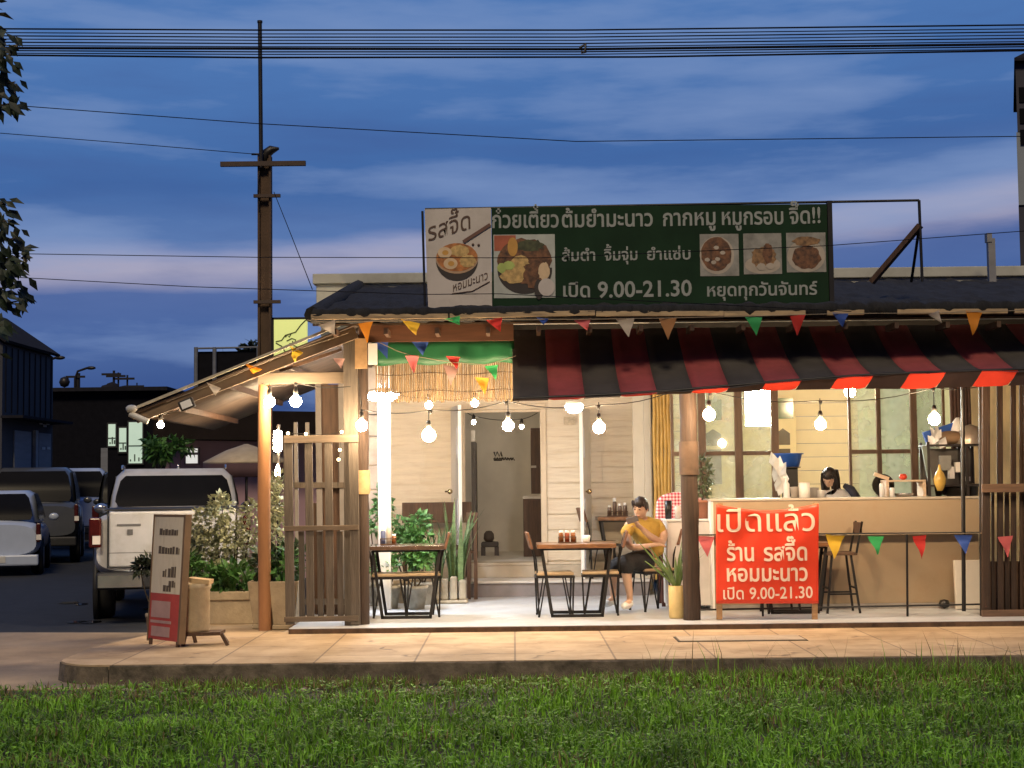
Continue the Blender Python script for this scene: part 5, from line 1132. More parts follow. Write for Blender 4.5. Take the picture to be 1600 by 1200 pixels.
tb = make_table(X(1180, 16.1), X(1296, 16.1), 16.05, 16.4, .74, 'small dark table mostly hidden behind the red banner')
bx = tag(MB().box((X(1490, 16.35), 16.4, .002), (X(1531, 16.35), 16.46, .52), rot=Matrix.Rotation(-.05, 3, 'X')).build('white_board', mat('white_board', (.66, .62, .54), .5, var=.05), bevel=.008, origin=(X(1510, 16.35), 16.43, 0)), 'plain white board leaning against the foot of the counter', 'board')
x = X(1476, 16.35); tag(MB().lathe([(0, .0), (.05, .02), (.06, .05), (.045, .09), (0, .1)], (x, 16.5, .003), 14).build('floor_pot', MATS['black_iron'], origin=(x, 16.5, 0)), 'small black pot on the floor beside the white board', 'pot')

# ================================================================== PLANTS
rp = random.Random(21)
def blades(mb, c, n, h, w, spread, mi=0):
    for _ in range(n):
        a = rp.uniform(0, 6.283); s = rp.uniform(.1, 1) * spread; hh = h * rp.uniform(.6, 1.1); d = Vector((math.cos(a), math.sin(a), 0)); p = Vector(c) + d * .03
        side = Vector((-d.y, d.x, 0)); prev = None
        rows = []
        for k in range(6):
            t = k / 5; q = p + d * s * t ** 1.6 + Vector((0, 0, hh * (t - .18 * s * t * t))); ww = w * (1 - t) ** .6 * (.6 + .8 * t if t < .4 else .92) + .001
            rows += [q - side * ww, q + d * ww * -.25, q + side * ww]
        mb.add(rows, [(3 * k + i, 3 * k + i + 1, 3 * k + i + 4, 3 * k + i + 3) for k in range(5) for i in range(2)], mi, True)
# snake plants in a stone planter by the step
sp_ = thing('snake_plant', 'tall snake plants in a rough stone planter beside the step', 'plant', (X(695, 18.1), 18.1, 0))
m = MB(); xa, xb = X(672, 18.1), X(727, 18.1); m.box((xa, 17.95, .0), (xb + .02, 18.35, .04)); 
for k in range(4): m.box((xa + .02 + k * (xb - xa) / 4, 17.98 + .02 * (k % 2), .04), (xa + (k + 1) * (xb - xa) / 4, 18.3, .27 + .02 * (k % 3)))
m.build('planter', mat('rough_stone', (.30, .27, .21), .9, var=.4, scale=5, bump=.8, bscale=9), sp_, bevel=.03)
m = MB()
for px, n, h in ((684, 7, .8), (705, 8, .95), (718, 7, .85)): blades(m, (X(px, 18.1), 18.12, .25), n, h, .045, .42)
m.build('foliage', snake, sp_)
# leafy plants behind the left table
def bush(label, px, py, Y, rad, n, L, w, m_, stemz=0.0, name='leafy_plant', potr=.14, stems=4):
    c = W(px, py, Y); t = thing(name, label, 'plant', (c.x, Y, stemz))
    MB().lathe([(0, 0), (potr * .75, 0), (potr, .22), (potr * 1.08, .22), (potr * 1.08, .26), (potr * .9, .26), (potr * .88, .22), (0, .22)], (c.x, Y, stemz), 16).build('pot', MATS['rough_stone'] if rp.random() < .7 else potm, t)
    mb = MB()
    for k in range(stems): a = k * 6.28 / stems; mb.tube([(c.x, Y, stemz + .2), (c.x + .4 * rad[0] * math.cos(a), Y + .4 * rad[1] * math.sin(a), (stemz + .2 + c.z) / 2), (c.x + .7 * rad[0] * math.cos(a), Y + .7 * rad[1] * math.sin(a), c.z + rad[2] * .5)], [.012, .008, .004], 5)
    mb.build('stem', bark, t)
    f = MB(); 
    for k in range(max(3, n // 70)):
        q = Vector((rp.uniform(-.75, .75) * rad[0], rp.uniform(-.75, .75) * rad[1], rp.uniform(-.75, .8) * rad[2])); f.cluster(c + q, (rad[0] * .5, rad[1] * .5, rad[2] * .42), 70, L, w, rnd=rp)
    f.build('foliage', m_, t)
    return t
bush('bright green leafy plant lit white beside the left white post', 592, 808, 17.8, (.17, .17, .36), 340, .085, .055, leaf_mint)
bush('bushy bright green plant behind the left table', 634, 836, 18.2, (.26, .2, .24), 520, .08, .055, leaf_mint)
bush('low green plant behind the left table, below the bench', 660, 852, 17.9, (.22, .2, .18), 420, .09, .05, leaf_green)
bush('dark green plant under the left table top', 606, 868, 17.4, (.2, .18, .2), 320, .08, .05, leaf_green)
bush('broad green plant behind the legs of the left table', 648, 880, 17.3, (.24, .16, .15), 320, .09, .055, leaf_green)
# palm-like plant in yellow pot at the brown post
yp = thing('potted_plant', 'spiky green plant in a tall yellow pot beside the brown post', 'potted plant', (X(1055, 15.75), 15.75, 0)); x = X(1054, 15.75)
MB().lathe([(0, 0), (.075, 0), (.08, .02), (.082, .33), (.072, .33), (.07, .3), (0, .3)], (x, 15.75, .001), 20).build('pot', mat('yellow_pot', (.56, .42, .18), .6, var=.12), yp)
m = MB(); blades(m, (x, 15.75, .3), 13, .5, .028, .3); 
for d in ((-.62, 0, .78), (-.45, -.2, .7), (-.5, .1, .45)): 
    for k in range(1): m.tube([(x, 15.75, .32), Vector((x, 15.75, .32)) + Vector(d) * .3, Vector((x, 15.75, .30)) + Vector(d) * .62], [.016, .014, .004], 6)
m.build('foliage', mat('spiky_leaf', (.13, .20, .06), .5, var=.4, island=.4, translucent=.15), yp)
# planters on the left
pl = thing('long_planter', 'long cast concrete planter with green plants between pot and gate', 'planter', (X(362, 16.4), 16.4, -.05))
m = MB(); xa, xb = X(322, 16.3), X(398, 16.3); m.box((xa, 16.2, -.05), (xb, 16.5, .28)); m.box((xa - .02, 16.18, .20), (xb + .02, 16.52, .29)); m.build('planter_box', potm, pl, bevel=.01)
m = MB(); c = (xa + xb) / 2
for k in range(16): blades(m, (xa + (xb - xa) * rp.random(), 16.35 + rp.uniform(-.1, .1), .27), 5, .36, .026, .3)
m.cluster((c, 16.35, .42), (.3, .15, .14), 200, .12, .06, rnd=rp); m.build('foliage', leaf_green, pl)
for px, Y, label, w in ((420, 15.75, 'square concrete pot at the foot of the orange post', .19), (446, 15.62, 'square concrete pot half behind the slatted gate', .15)):
    t = thing('square_pot', label, 'pot', (X(px, Y), Y, -.05)); x = X(px, Y); mb = MB(); zt2 = Z(907, Y, px); wt, wb_ = w, w * .72
    vs = [(x + sx * ww, Y + sy * ww, z) for z, ww in ((-.0, wb_), (zt2, wt), (zt2, wt * .86), (zt2 - .06, wt * .84)) for sx, sy in ((-1, -1), (1, -1), (1, 1), (-1, 1))]
    mb.add(vs, [(0, 3, 2, 1)] + [(4 * l + i, 4 * l + (i + 1) % 4, 4 * (l + 1) + (i + 1) % 4, 4 * (l + 1) + i) for l in range(3) for i in range(4)] + [(12, 13, 14, 15)])
    mb.box((x - wb_ * 1.1, Y - wb_ * 1.1, -.045), (x + wb_ * 1.1, Y + wb_ * 1.1, .0)); mb.build('pot_body', potm, t, bevel=.008)
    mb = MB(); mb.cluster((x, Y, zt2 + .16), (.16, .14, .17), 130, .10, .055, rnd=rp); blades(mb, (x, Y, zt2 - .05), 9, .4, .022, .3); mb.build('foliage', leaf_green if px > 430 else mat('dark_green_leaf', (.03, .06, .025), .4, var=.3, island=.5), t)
ds = bush('dark-leaved plant growing across the slatted gate', 452, 855, 15.9, (.22, .16, .22), 260, .1, .055, MATS['dark_green_leaf'], -.02)
# big silvery shrub
sh = thing('silvery_shrub', 'large pale silvery shrub growing between the pickup and the orange post', 'shrub', (X(360, 16.7), 16.7, -.22))
m = MB()
for k in range(9): px = rp.uniform(300, 425); a = W(px, 780 + rp.uniform(-15, 60), 16.75); m.tube([(X(360, 16.7) + rp.uniform(-.15, .15), 16.7, -.22), ((a.x + X(360, 16.7)) / 2, 16.72, .3), a], [.018, .012, .004], 5)
m.build('stem', bark, sh)
m = MB()
for px, py, rx, rz, n in ((300, 842, .16, .16, 120), (322, 822, .2, .2, 190), (345, 795, .13, .16, 130), (335, 850, .24, .18, 200), (362, 835, .16, .18, 130), (395, 845, .15, .2, 150), (392, 800, .11, .14, 70), (432, 790, .10, .16, 130), (430, 830, .12, .16, 130), (300, 870, .14, .12, 90), (340, 875, .3, .1, 150), (418, 765, .09, .1, 60), (436, 755, .06, .1, 50)):
    c = W(px, py, 16.7 + rp.uniform(-.15, .15)); m.cluster(c, (rx, .2, rz), int(n * 1.5), .066, .045, rnd=rp)
m.build('foliage', leaf_pale, sh)
fd = bush('dark green ferny plant behind the signboard', 302, 893, 16.3, (.15, .14, .12), 260, .13, .035, leaf_green, -.22)
sd = bush('small dark plant peeking out left of the signboard before the pickup', 243, 884, 16.6, (.27, .12, .10), 80, .10, .045, leaf_dark, -.22, potr=.1)
# round drum pot on low bench
lb = thing('low_bench', 'low dark plank stand on splayed legs under the round concrete pot', 'stand', G(318, 1000, -.05)); g = G(318, 1003, -.05)
YLb = 14.15; zb_ = Z(992, YLb, 320); m = MB(); m.bar(W(284, 990, YLb), W(348, 988, YLb), .26, .03, up=(0, 0, 1)); m.build('plank', wood_dark, lb)
for px, dx in ((290, -4), (346, 10)):
    for y in (-.1, .1): m = MB(); p = W(px, 990, YLb + y); m.bar(p, (p.x + dx / 170, p.y, SZ), .03); m.build('leg', wood_dark, lb)
x = X(305, YLb); zb_ = W(305, 990, YLb).z + .016; h = .40
dp = thing('round_pot', 'round cast concrete pot with tilted lid slab on the low dark stand', 'pot', (x, YLb, zb_))
MB().lathe([(0, 0), (.125, 0), (.135, .03), (.135, h - .02), (.148, h), (.148, h + .04), (.125, h + .04), (.12, h - .02), (0, h - .03)], (x, YLb, zb_), 24).build('pot_body', potm, dp)
MB().box((x - .05, YLb - .1, zb_ + h + .045), (x + .15, YLb + .1, zb_ + h + .085), rot=Matrix.Rotation(.12, 3, 'Y')).build('lid_slab', mat('tan_slab', (.42, .30, .16), .8, var=.2), dp)
# street tree at the left edge
tr = thing('street_tree', 'dark leafy tree reaching in from the left edge of the picture', 'tree', (-5.0, 11.0, -.22))
m = MB(); m.tube([(-5.0, 11, -.22), (-4.98, 11, 1.2), (-4.9, 11, 2.6), (-4.7, 11, 4.2), (-4.6, 11, 5.4)], [.12, .1, .085, .06, .03], 10)
rt = random.Random(11)
tips = []
for py, Y in ((62, 11), (85, 10.8), (128, 11.1), (160, 10.9), (318, 11), (345, 10.9), (372, 11.1), (400, 11), (420, 10.9), (445, 11.1), (470, 11), (508, 10.9)):
    e = W({62: 8, 85: 14, 128: 22, 160: 22, 318: 2, 345: 8, 372: 22, 400: 30, 420: 24, 445: 30, 470: 28, 508: 2}[py] + 2, py, Y); st2 = Vector((-4.75, 11, e.z - .35)); m.tube([st2, st2.lerp(e, .5) + Vector((0, 0, .06)), e], [.03, .018, .005], 5); tips.append(e)
m.build('trunk', bark, tr)
m = MB()
for e in tips:
    for k in range(26):
        p = e + Vector((rt.uniform(-.24, .03), rt.uniform(-.12, .12), rt.uniform(-.05, .08))); m.leaf(p, (rt.uniform(-.2, .9), rt.uniform(-.3, .3), rt.uniform(-1.1, .1)), (rt.uniform(-.5, .5), -1, .6), rt.uniform(.085, .14), rt.uniform(.04, .065))
for k in range(60):
    c = Vector((-4.9 + rt.uniform(-1.2, .85), 11 + rt.uniform(-1.2, 1.2), 3.9 + rt.uniform(-1.5, 2.3))); m.cluster(c, (.35, .35, .25), 55, .12, .05, rnd=rt)
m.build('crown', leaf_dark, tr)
# ================================================================== VEHICLES
paintg = mat('skylit_white_car_paint', (.38, .44, .56), .35, var=.05, coat=.4); paintw = mat('white_car_paint', (.46, .46, .46), .35, var=.06, coat=.3, dirt=((.25, .22, .18), 2.5, .45)); paintd = mat('dark_car_paint', (.03, .033, .04), .3, var=.1, coat=.5); painti = mat('silver_car_paint', (.06, .065, .075), .3, var=.05, coat=.4)  # bluish sky-lit shade of the white cars is put into the first paint
carglass = mat('car_glass', (.008, .008, .009), .22, var=.1, spec=.06); tyre = mat('tyre_rubber', (.012, .012, .012), .85); rimm = mat('alloy_rim', (.4, .4, .42), .35, metal=.7); trim = mat('black_trim', (.014, .014, .015), .6)
tailred = mat('tail_lamp_red', (.055, .006, .005), .2, var=.3, scale=10); lampc = mat('clear_lamp', (.72, .68, .62), .15, var=.1); chrome = mat('chrome', (.6, .6, .6), .18, metal=.9)
def ring(c, hx, hy, e, n, plane):
    out = []
    for k in range(n):
        t = 2 * math.pi * k / n; a = math.copysign(abs(math.cos(t)) ** (2 / e), math.cos(t)) * hx; b_ = math.copysign(abs(math.sin(t)) ** (2 / e), math.sin(t)) * hy
        out.append(Vector((c[0] + a, c[1], c[2] + b_)) if plane == 'xz' else Vector((c[0] + a, c[1] + b_, c[2])))
    return out
def loft(mb, rings, mi=0, flip=False):
    n = len(rings[0]); vs = [p for r in rings for p in r]; fs = []
    for i in range(len(rings) - 1):
        for k in range(n):
            f = (i * n + k, i * n + (k + 1) % n, (i + 1) * n + (k + 1) % n, (i + 1) * n + k); fs.append(f[::-1] if flip else f)
    mb.add(vs, fs, mi, True); mb.add(rings[0], [tuple(range(n)) if flip else tuple(range(n))[::-1]], mi); mb.add(rings[-1], [tuple(range(n))[::-1] if flip else tuple(range(n))], mi)
def vehicle(name, label, cat, loc, rz, paint, kind, Wd=1.84, H=1.8, group=None):
    t = thing(name, label, cat, loc, rz, group); hw = Wd / 2
    sc = H / 1.8
    if kind == 'pickup': st = [(.10, .60, 1.24, .96), (.2, .52, 1.30, .99), (1.9, .5, 1.30, 1), (3.9, .5, 1.26, 1), (4.5, .5, 1.18, .98), (5.0, .52, 1.06, .92), (5.15, .58, .95, .8)]; cab = [(1.22, 1.95, 4.15, .93), (1.45, 2.08, 3.85, .90), (1.70, 2.26, 3.45, .83), (1.80, 2.5, 3.2, .72)]; wy = (1.2, 4.2); wr = .38; L = 5.15
    elif kind == 'hatch': st = [(.05, .36, .92, .90), (.2, .3, 1.02, .97), (2.6, .3, 1.0, 1), (3.3, .3, .94, .98), (3.8, .32, .80, .9), (3.95, .4, .7, .78)]; cab = [(.95, .12, 3.05, .93), (1.2, .25, 2.75, .88), (1.46, .5, 2.3, .79), (1.53, .8, 2.0, .66)]; wy = (.75, 3.15); wr = .31; L = 3.95
    else: st = [(.05, .5, 1.05, .92), (.2, .42, 1.16, .98), (2.8, .4, 1.14, 1), (3.6, .42, 1.08, .98), (4.4, .45, .95, .92), (4.6, .5, .85, .8)]; cab = [(1.08, .12, 3.5, .93), (1.4, .25, 3.15, .89), (1.68, .45, 2.75, .82), (1.76, .75, 2.4, .7)]; wy = (.85, 3.6); wr = .36; L = 4.6
    st = [(y, a * sc, b_ * sc, w) for y, a, b_, w in st]; cab = [(z * sc, a, b_, w) for z, a, b_, w in cab]
    m = MB(); loft(m, [ring((0, y, (zb + zt) / 2), hw * k, (zt - zb) / 2, 3.4 if kind == 'hatch' else 5, 28, 'xz') for y, zb, zt, k in st], 0, True)
    loft(m, [ring((0, (yr + yf) / 2, z), hw * k, (yf - yr) / 2, 4 if kind == 'hatch' else 6, 36, 'xy') for z, yr, yf, k in cab], 0)
    body = m.build('body', paint, t, local=True)
    # glass
    (z0, r0, f0, k0), (z1, r1, f1, k1), (z2, r2, f2, k2) = cab[0], cab[1], cab[2]
    def lerp3(z):
        if z < z1: u = (z - z0) / (z1 - z0); return r0 + (r1 - r0) * u, f0 + (f1 - f0) * u, hw * (k0 + (k1 - k0) * u)
        u = (z - z1) / (z2 - z1); return r1 + (r2 - r1) * u, f1 + (f2 - f1) * u, hw * (k1 + (k2 - k1) * u)
    za, zb = z0 + (.10 if kind == 'pickup' else .05) * sc, z2 + .01
    def pane(side):
        m = MB(); n = 6; vs = []
        for j in range(n + 1):
            z = za + (zb - za) * j / n; r, f, w = lerp3(z); ins = .085 + (.05 if j in (0, n) else 0)
            if side == 'rear': vs += [(-(w - ins), r - .012, z), ((w - ins), r - .012, z)]
            elif side == 'front': vs += [((w - ins), f + .012, z), (-(w - ins), f + .012, z)]
            else: s = 1 if side == 'right' else -1; a, b_ = r + .22 + ins * .3, f - .22 - ins * .3; vs += [(s * (w + .008), a, z), (s * (w + .008), b_, z)] if s > 0 else [(s * (w + .008), b_, z), (s * (w + .008), a, z)]
        m.add(vs, [(2 * j, 2 * j + 1, 2 * j + 3, 2 * j + 2) for j in range(n)], 0, True); return m.build({'rear': 'rear_window', 'front': 'windscreen', 'left': 'side_window', 'right': 'side_window'}[side], carglass, t, local=True)
    for s in ('rear', 'front', 'left', 'right'): pane(s)
    for y in wy:
        for s in (-1, 1):
            x = s * (hw - .10); w = MB().lathe([(wr * .6, -.11), (wr * .93, -.11), (wr, -.07), (wr, .07), (wr * .93, .11), (wr * .6, .11)], (x, y, wr), 24, axis='X').build('wheel', tyre, t, local=True)
            MB().lathe([(0, .09 * s), (wr * .3, .10 * s), (wr * .62, .115 * s), (wr * .62, -.1 * s)], (x, y, wr), 20, axis='X').build('rim', rimm, w, local=True)
            MB().lathe([(wr * 1.06, .012), (wr * 1.22, .012), (wr * 1.22, -.05), (wr * 1.06, -.05)], (s * hw * .985, y, wr + .02), 24, axis='X').build('wheel_arch', trim, t, local=True) if s > 0 or True else None
    zt = st[1][2]; zbm = st[1][1]
    for s in (-1, 1):
        m = MB(); a, b_ = (zt - .42 * sc, zt - .08 * sc); m.box((s * (hw * .97) - .07, .0, a), (s * (hw * .97) + .07 - (.06 if s > 0 else -.0) + (0 if s > 0 else -.06) * 0, .22, b_)); lo = m.build('tail_lamp', tailred, t, bevel=.02, local=True)
        MB().box((s * hw * .95 - .045, -.012, a + .04), (s * hw * .95 + .045, -.001, a + .14)).build('reversing_lamp', lampc, lo, local=True); 
        m = MB(); m.sphere((s * hw * .75, L - .1, st[-2][2] - .12 * sc), (.16, .1, .07), 12); m.build('headlight', lampc, t, local=True)
        m = MB(); m.sphere((s * (hw + .1), f0 - .35, z0 + .06), (.1, .05, .075), 12); m.build('mirror', paint if kind != 'pickup' else chrome, t, local=True)
    m = MB(); m.box((-hw * .95, -.07, zbm - .12), (hw * .95, .12, zbm + .08)); m.build('bumper', trim if kind != 'hatch' else paint, t, bevel=.03, local=True)
    MB().box((-.25, -.078, zbm - .06), (.25, -.071, zbm + .06)).build('number_plate', mat('plate_white', (.5, .5, .48), .5), t, local=True)
    if kind == 'pickup':
        g = MB().box((-hw * .80, .045, zbm + .14), (hw * .80, .11, zt - .015)).build('tailgate', paint, t, bevel=.02, local=True)
        for s in (-1, 1): MB().box((s * hw * .815 - .006, .05, zbm + .13), (s * hw * .815 + .006, .105, zt - .02)).build('panel_gap', trim, t, local=True)
        MB().box((-hw * .80, .043, zbm + .30), (hw * .80, .0448, zbm + .312)).build('crease', mat('grey_crease', (.2, .2, .2), .5), g, local=True)
        MB().box((-hw * .84, -.074, zbm - .02), (-hw * .62, -.0705, zbm + .02)).build('reflector', tailred, t, local=True)
        MB().box((-.12, .03, zt - .20), (.12, .044, zt - .13)).build('handle', trim, g, local=True)
        m = MB(); m.box((-hw * .70, .036, zt - .185), (-hw * .40, .0435, zt - .16)); m.box((-hw * .57, .036, zt - .29), (-hw * .50, .0435, zt - .225)); m.build('badge', mat('dark_badge', (.12, .12, .12), .4), g, local=True)
        MB().box((-hw * .86, .14, zt - .008), (hw * .86, 1.88, zt + .012)).build('dark_bed_sheet', trim, t, local=True)  # flat dark sheet stands in for the shaded hollow bed and its liner
        m = MB()
        for s in (-1, 1): m.tube([(s * .68, 2.45, 1.80 * sc), (s * .68, 2.5, 1.84 * sc), (s * .68, 3.2, 1.84 * sc), (s * .68, 3.25, 1.80 * sc)], .014, 6)
        build_each(m, 'roof_rail', chrome, t, local=True)
        MB().lathe([(0, 0), (.02, 0), (.012, .06), (0, .07)], (0.05, 2.6, 1.79 * sc), 8).build('antenna', chrome, t, local=True)
        m = MB(); m.bar((-.85, -.1, zbm - .02), (-.35, -.1, zbm - .02), .05, .14); m.bar((.35, -.1, zbm - .02), (.85, -.1, zbm - .02), .05, .14); build_each(m, 'step_bumper', chrome, t, local=True)
    return t
ZG = -.222
vehicle('pickup_truck', 'white pickup truck parked with its tailgate towards the terrace', 'pickup', (X(270, 18.3), 18.3, ZG), R(12), paintw, 'pickup', 1.84, 1.86)
vehicle('hatchback_car', 'white hatchback cut off by the left edge of the picture', 'car', (X(-12, 28.5), 28.5, ZG), R(14), paintg, 'hatch', 1.75, 1.86)
vehicle('utility_vehicle', 'dark utility vehicle parked just behind the white hatchback', 'car', (X(50, 33), 33, ZG), R(14), painti, 'suv', 1.95, 2.12)
vehicle('utility_vehicle', 'white utility vehicle farthest back in the left row of cars', 'car', (X(118, 41), 41, ZG), R(14), paintg, 'suv', 1.85, 2.2)
vehicle('parked_car', 'dark car showing only its roof beyond the white pickup', 'car', (X(215, 33), 33, ZG), R(12), paintd, 'suv', 1.8, 2.05)

# ================================================================== PEOPLE
skin = mat('skin', (.56, .36, .25), .55, var=.06); hairm = mat('dark_hair', (.020, .013, .011), .5, var=.4, scale=30, stretch=(3, 3, .5)); shirt = mat('yellow_shirt', (.46, .30, .06), .85, var=.18, scale=9, bump=.9, bscale=11); shorts = mat('black_shorts', (.012, .012, .014), .8, var=.3, bump=.7, bscale=12); shoe = mat('white_shoe', (.66, .66, .64), .6); wshirt = mat('white_shirt', (.62, .62, .64), .8, var=.06, bump=.2, bscale=9)
def grow(name, joints, edges, m, parent, root=0, sub=2, extra=None, vox=None):
    bm = bmesh.new(); lay = bm.verts.layers.skin.verify(); vv = []
    off = top(parent).location if parent else Vector((0, 0, 0))
    for p, r in joints: v = bm.verts.new(Vector(p) - off); rr_ = r if isinstance(r, tuple) else (r, r); v[lay].radius = rr_; vv.append(v)
    vv[root][lay].use_root = True
    for a, b_ in edges: bm.edges.new((vv[a], vv[b_]))
    me = bpy.data.meshes.new(name); bm.to_mesh(me); bm.free(); o = bpy.data.objects.new(name, me); COL.objects.link(o)
    s = o.modifiers.new('skin', 'SKIN'); s.use_smooth_shade = True; s.branch_smoothing = .6
    sd = o.modifiers.new('sub', 'SUBSURF'); sd.levels = sub; sd.render_levels = sub
    baked(o)
    if extra is not None:
        bm = bmesh.new(); bm.from_mesh(o.data); em = bpy.data.meshes.new('x'); em.from_pydata([Vector(v) - off for v in extra.v], [], extra.f); bm.from_mesh(em); bm.to_mesh(o.data); bm.free()
    if vox: rm2 = o.modifiers.new('r', 'REMESH'); rm2.mode = 'VOXEL'; rm2.voxel_size = vox; baked(o)
    o.data.materials.clear(); o.data.materials.append(m); o.data.polygons.foreach_set('use_smooth', [True] * len(o.data.polygons)); o.parent = parent
    return o
def head_shape(c, fwd, up, s=1.0):
    """head with jaw, nose, ears, eye sockets; fwd = where the face looks"""
    f = Vector(fwd).normalized(); u = (Vector(up) - f * Vector(up).dot(f)).normalized(); r = f.cross(u); mb = MB(); n, mv = 20, 14; vs = []
    for i in range(mv + 1):
        p = math.pi * i / mv
        for k in range(n):
            t = 2 * math.pi * k / n; x, y, z = math.sin(p) * math.cos(t), math.sin(p) * math.sin(t), math.cos(p)
            w = .074 * (1 - .28 * max(0, -z) ** 1.5); d = .094 if y < 0 else .088; h = .112
            yy = y * d + (.012 * max(0, -z) if y > 0 else -.0); 
            vs.append(Vector(c) + (r * x * w + f * yy + u * z * h) * s)
    mb.add(vs, [(i * n + k, (i + 1) * n + k, (i + 1) * n + (k + 1) % n, i * n + (k + 1) % n) for i in range(mv) for k in range(n)], 0, True)
    C = Vector(c); 
    def at(a, b_, d): return C + (r * a + u * b_ + f * d) * s
    mb.tube([at(0, .015, .086), at(0, -.012, .102), at(0, -.022, .104), at(0, -.032, .090)], [.007 * s, .011 * s, .013 * s, .006 * s], 8)
    for q in (-1, 1): mb.sphere(at(q * .074, -.005, -.005), (.012 * s, .02 * s, .03 * s), 8); mb.sphere(at(q * .03, .016, .078), .013 * s, 8)
    mb.tube([at(-.022, -.055, .083), at(0, -.053, .090), at(.022, -.055, .083)], [.005 * s, .008 * s, .005 * s], 6)
    return mb, at
def finger_chains(base, d, up, J, E, root, curl, s=1.0, thumb=1):
    """palm and five unequal, bent fingers appended to joints"""
    d = Vector(d).normalized(); up = (Vector(up) - d * Vector(up).dot(d)).normalized(); r = d.cross(up)
    i = len(J); J.append((Vector(base) + d * .045, .026 * s)); E.append((root, i)); pal = i
    J.append((Vector(base) + d * .085, .028 * s)); E.append((pal, i + 1)); kn = i + 1
    for k, (L, o) in enumerate(((.070, -.030), (.080, -.010), (.074, .010), (.058, .028))):
        p = Vector(base) + d * .098 + r * o; dirn = d; prev = kn
        for sgm in range(3):
            idx = len(J); J.append((p, (.0095 - .0012 * sgm) * s)); E.append((prev, idx)); prev = idx
            dirn = (dirn * math.cos(curl) - up * math.sin(curl)).normalized(); p = p + dirn * L * .5
    p = Vector(base) + d * .03 + r * thumb * -.03; prev = pal
    for sgm in range(3):
        idx = len(J); J.append((p, (.011 - .001 * sgm) * s)); E.append((prev, idx)); prev = idx; p = p + (d * .6 + r * -thumb * .55 - up * .25 * sgm).normalized() * .03
# ---- seated customer
YPn = 16.62
def P(px, py, dy=0.0): return W(px, py, YPn + dy)
pe = thing('person', 'person in a yellow t-shirt and black shorts, seated and raising a phone to the face', 'person', (X(1010, YPn), YPn, 0))
hip, bel, che, nek = P(1022, 872, .16), P(1017, 850, .14), P(1010, 828, .06), P(1004, 806, .0)
hc = P(1001, 794, -.06)
J = [(hip, (.135, .12)), (bel, (.125, .105)), (che, (.135, .11)), (nek + Vector((0, 0, -.015)), .052), (hc + Vector((.008, .02, -.06)), .045)]
E = [(0, 1), (1, 2), (2, 3), (3, 4)]
def chain(start, pts):
    pr = start
    for p, r in pts: J.append((p, r)); E.append((pr, len(J) - 1)); pr = len(J) - 1
    return pr
# viewer's right arm: elbow out, hand up at the face with the phone
rh = chain(2, [(P(1029, 818, .10), .058), (P(1038, 834, .05), .047), (P(1034, 849, -.12), .044), (P(1016, 838, -.24), .038), (P(1000, 823, -.30), .026)])
finger_chains(P(1000, 823, -.30), (-.6, -.25, .7), (-.3, 1, .2), J, E, rh, .5, .95, -1)
# viewer's left arm: across the lap, hand under the other elbow
lh = chain(2, [(P(982, 818, .02), .058), (P(978, 836, -.06), .047), (P(984, 855, -.16), .043), (P(1002, 855, -.24), .037), (P(1018, 852, -.25), .026)])
finger_chains(P(1018, 852, -.25), (.95, .1, .1), (0, -.3, 1), J, E, lh, .45, .95, 1)
# legs: knees towards lower left, shins down, feet on the floor
kR = chain(0, [(P(1003, 876, -.02), .095), (P(976, 878, -.26), .066), (P(980, 905, -.22), .054), (P(984, 928, -.18), .036), (P(984, 940, -.16), .036), (P(977, 945, -.30), .034)])
kL = chain(0, [(P(1008, 880, .16), .095), (P(960, 880, .02), .066), (P(957, 905, .05), .054), (P(958, 926, .10), .036), (P(958, 936, .10), .036), (P(948, 942, -.02), .034)])
fw = Vector((-.50, -.82, -.28)); hm, at = head_shape(hc, fw, (-.05, -.25, 1), 1.0)
grow('body', J, E, skin, pe, 0, 2, hm, .007)
# clothes follow the same joints
Jc = [(hip + Vector((0, 0, -.01)), (.19, .17)), (bel, (.172, .150)), (che, (.165, .140)), (nek + Vector((.0, .01, -.04)), .078), (P(1029, 818, .10), .080), (P(1038, 837, .04), .074), (P(982, 818, .02), .080), (P(978, 838, -.07), .072)]
grow('t_shirt', Jc, [(0, 1), (1, 2), (2, 3), (2, 4), (4, 5), (2, 6), (6, 7)], shirt, pe, 0, 2)
Js = [(hip + Vector((0, 0, -.01)), (.170, .155)), (P(1003, 876, -.02), .130), (P(976, 879, -.25), .104), (P(980, 900, -.235), .096), (P(1008, 880, .16), .130), (P(961, 881, .02), .104), (P(958, 902, .04), .094)]
grow('shorts', Js, [(0, 1), (1, 2), (2, 3), (0, 4), (4, 5), (5, 6)], shorts, pe, 0, 2)
for a, b_, c in (((984, 936, -.17), (984, 945, -.16), (974, 947, -.34)), ((958, 930, .10), (958, 940, .10), (945, 944, -.05))):
    grow('shoe', [(P(*a), .045), (P(*b_), .046), (P(*c), .040)], [(0, 1), (1, 2)], shoe, pe, 0, 2)
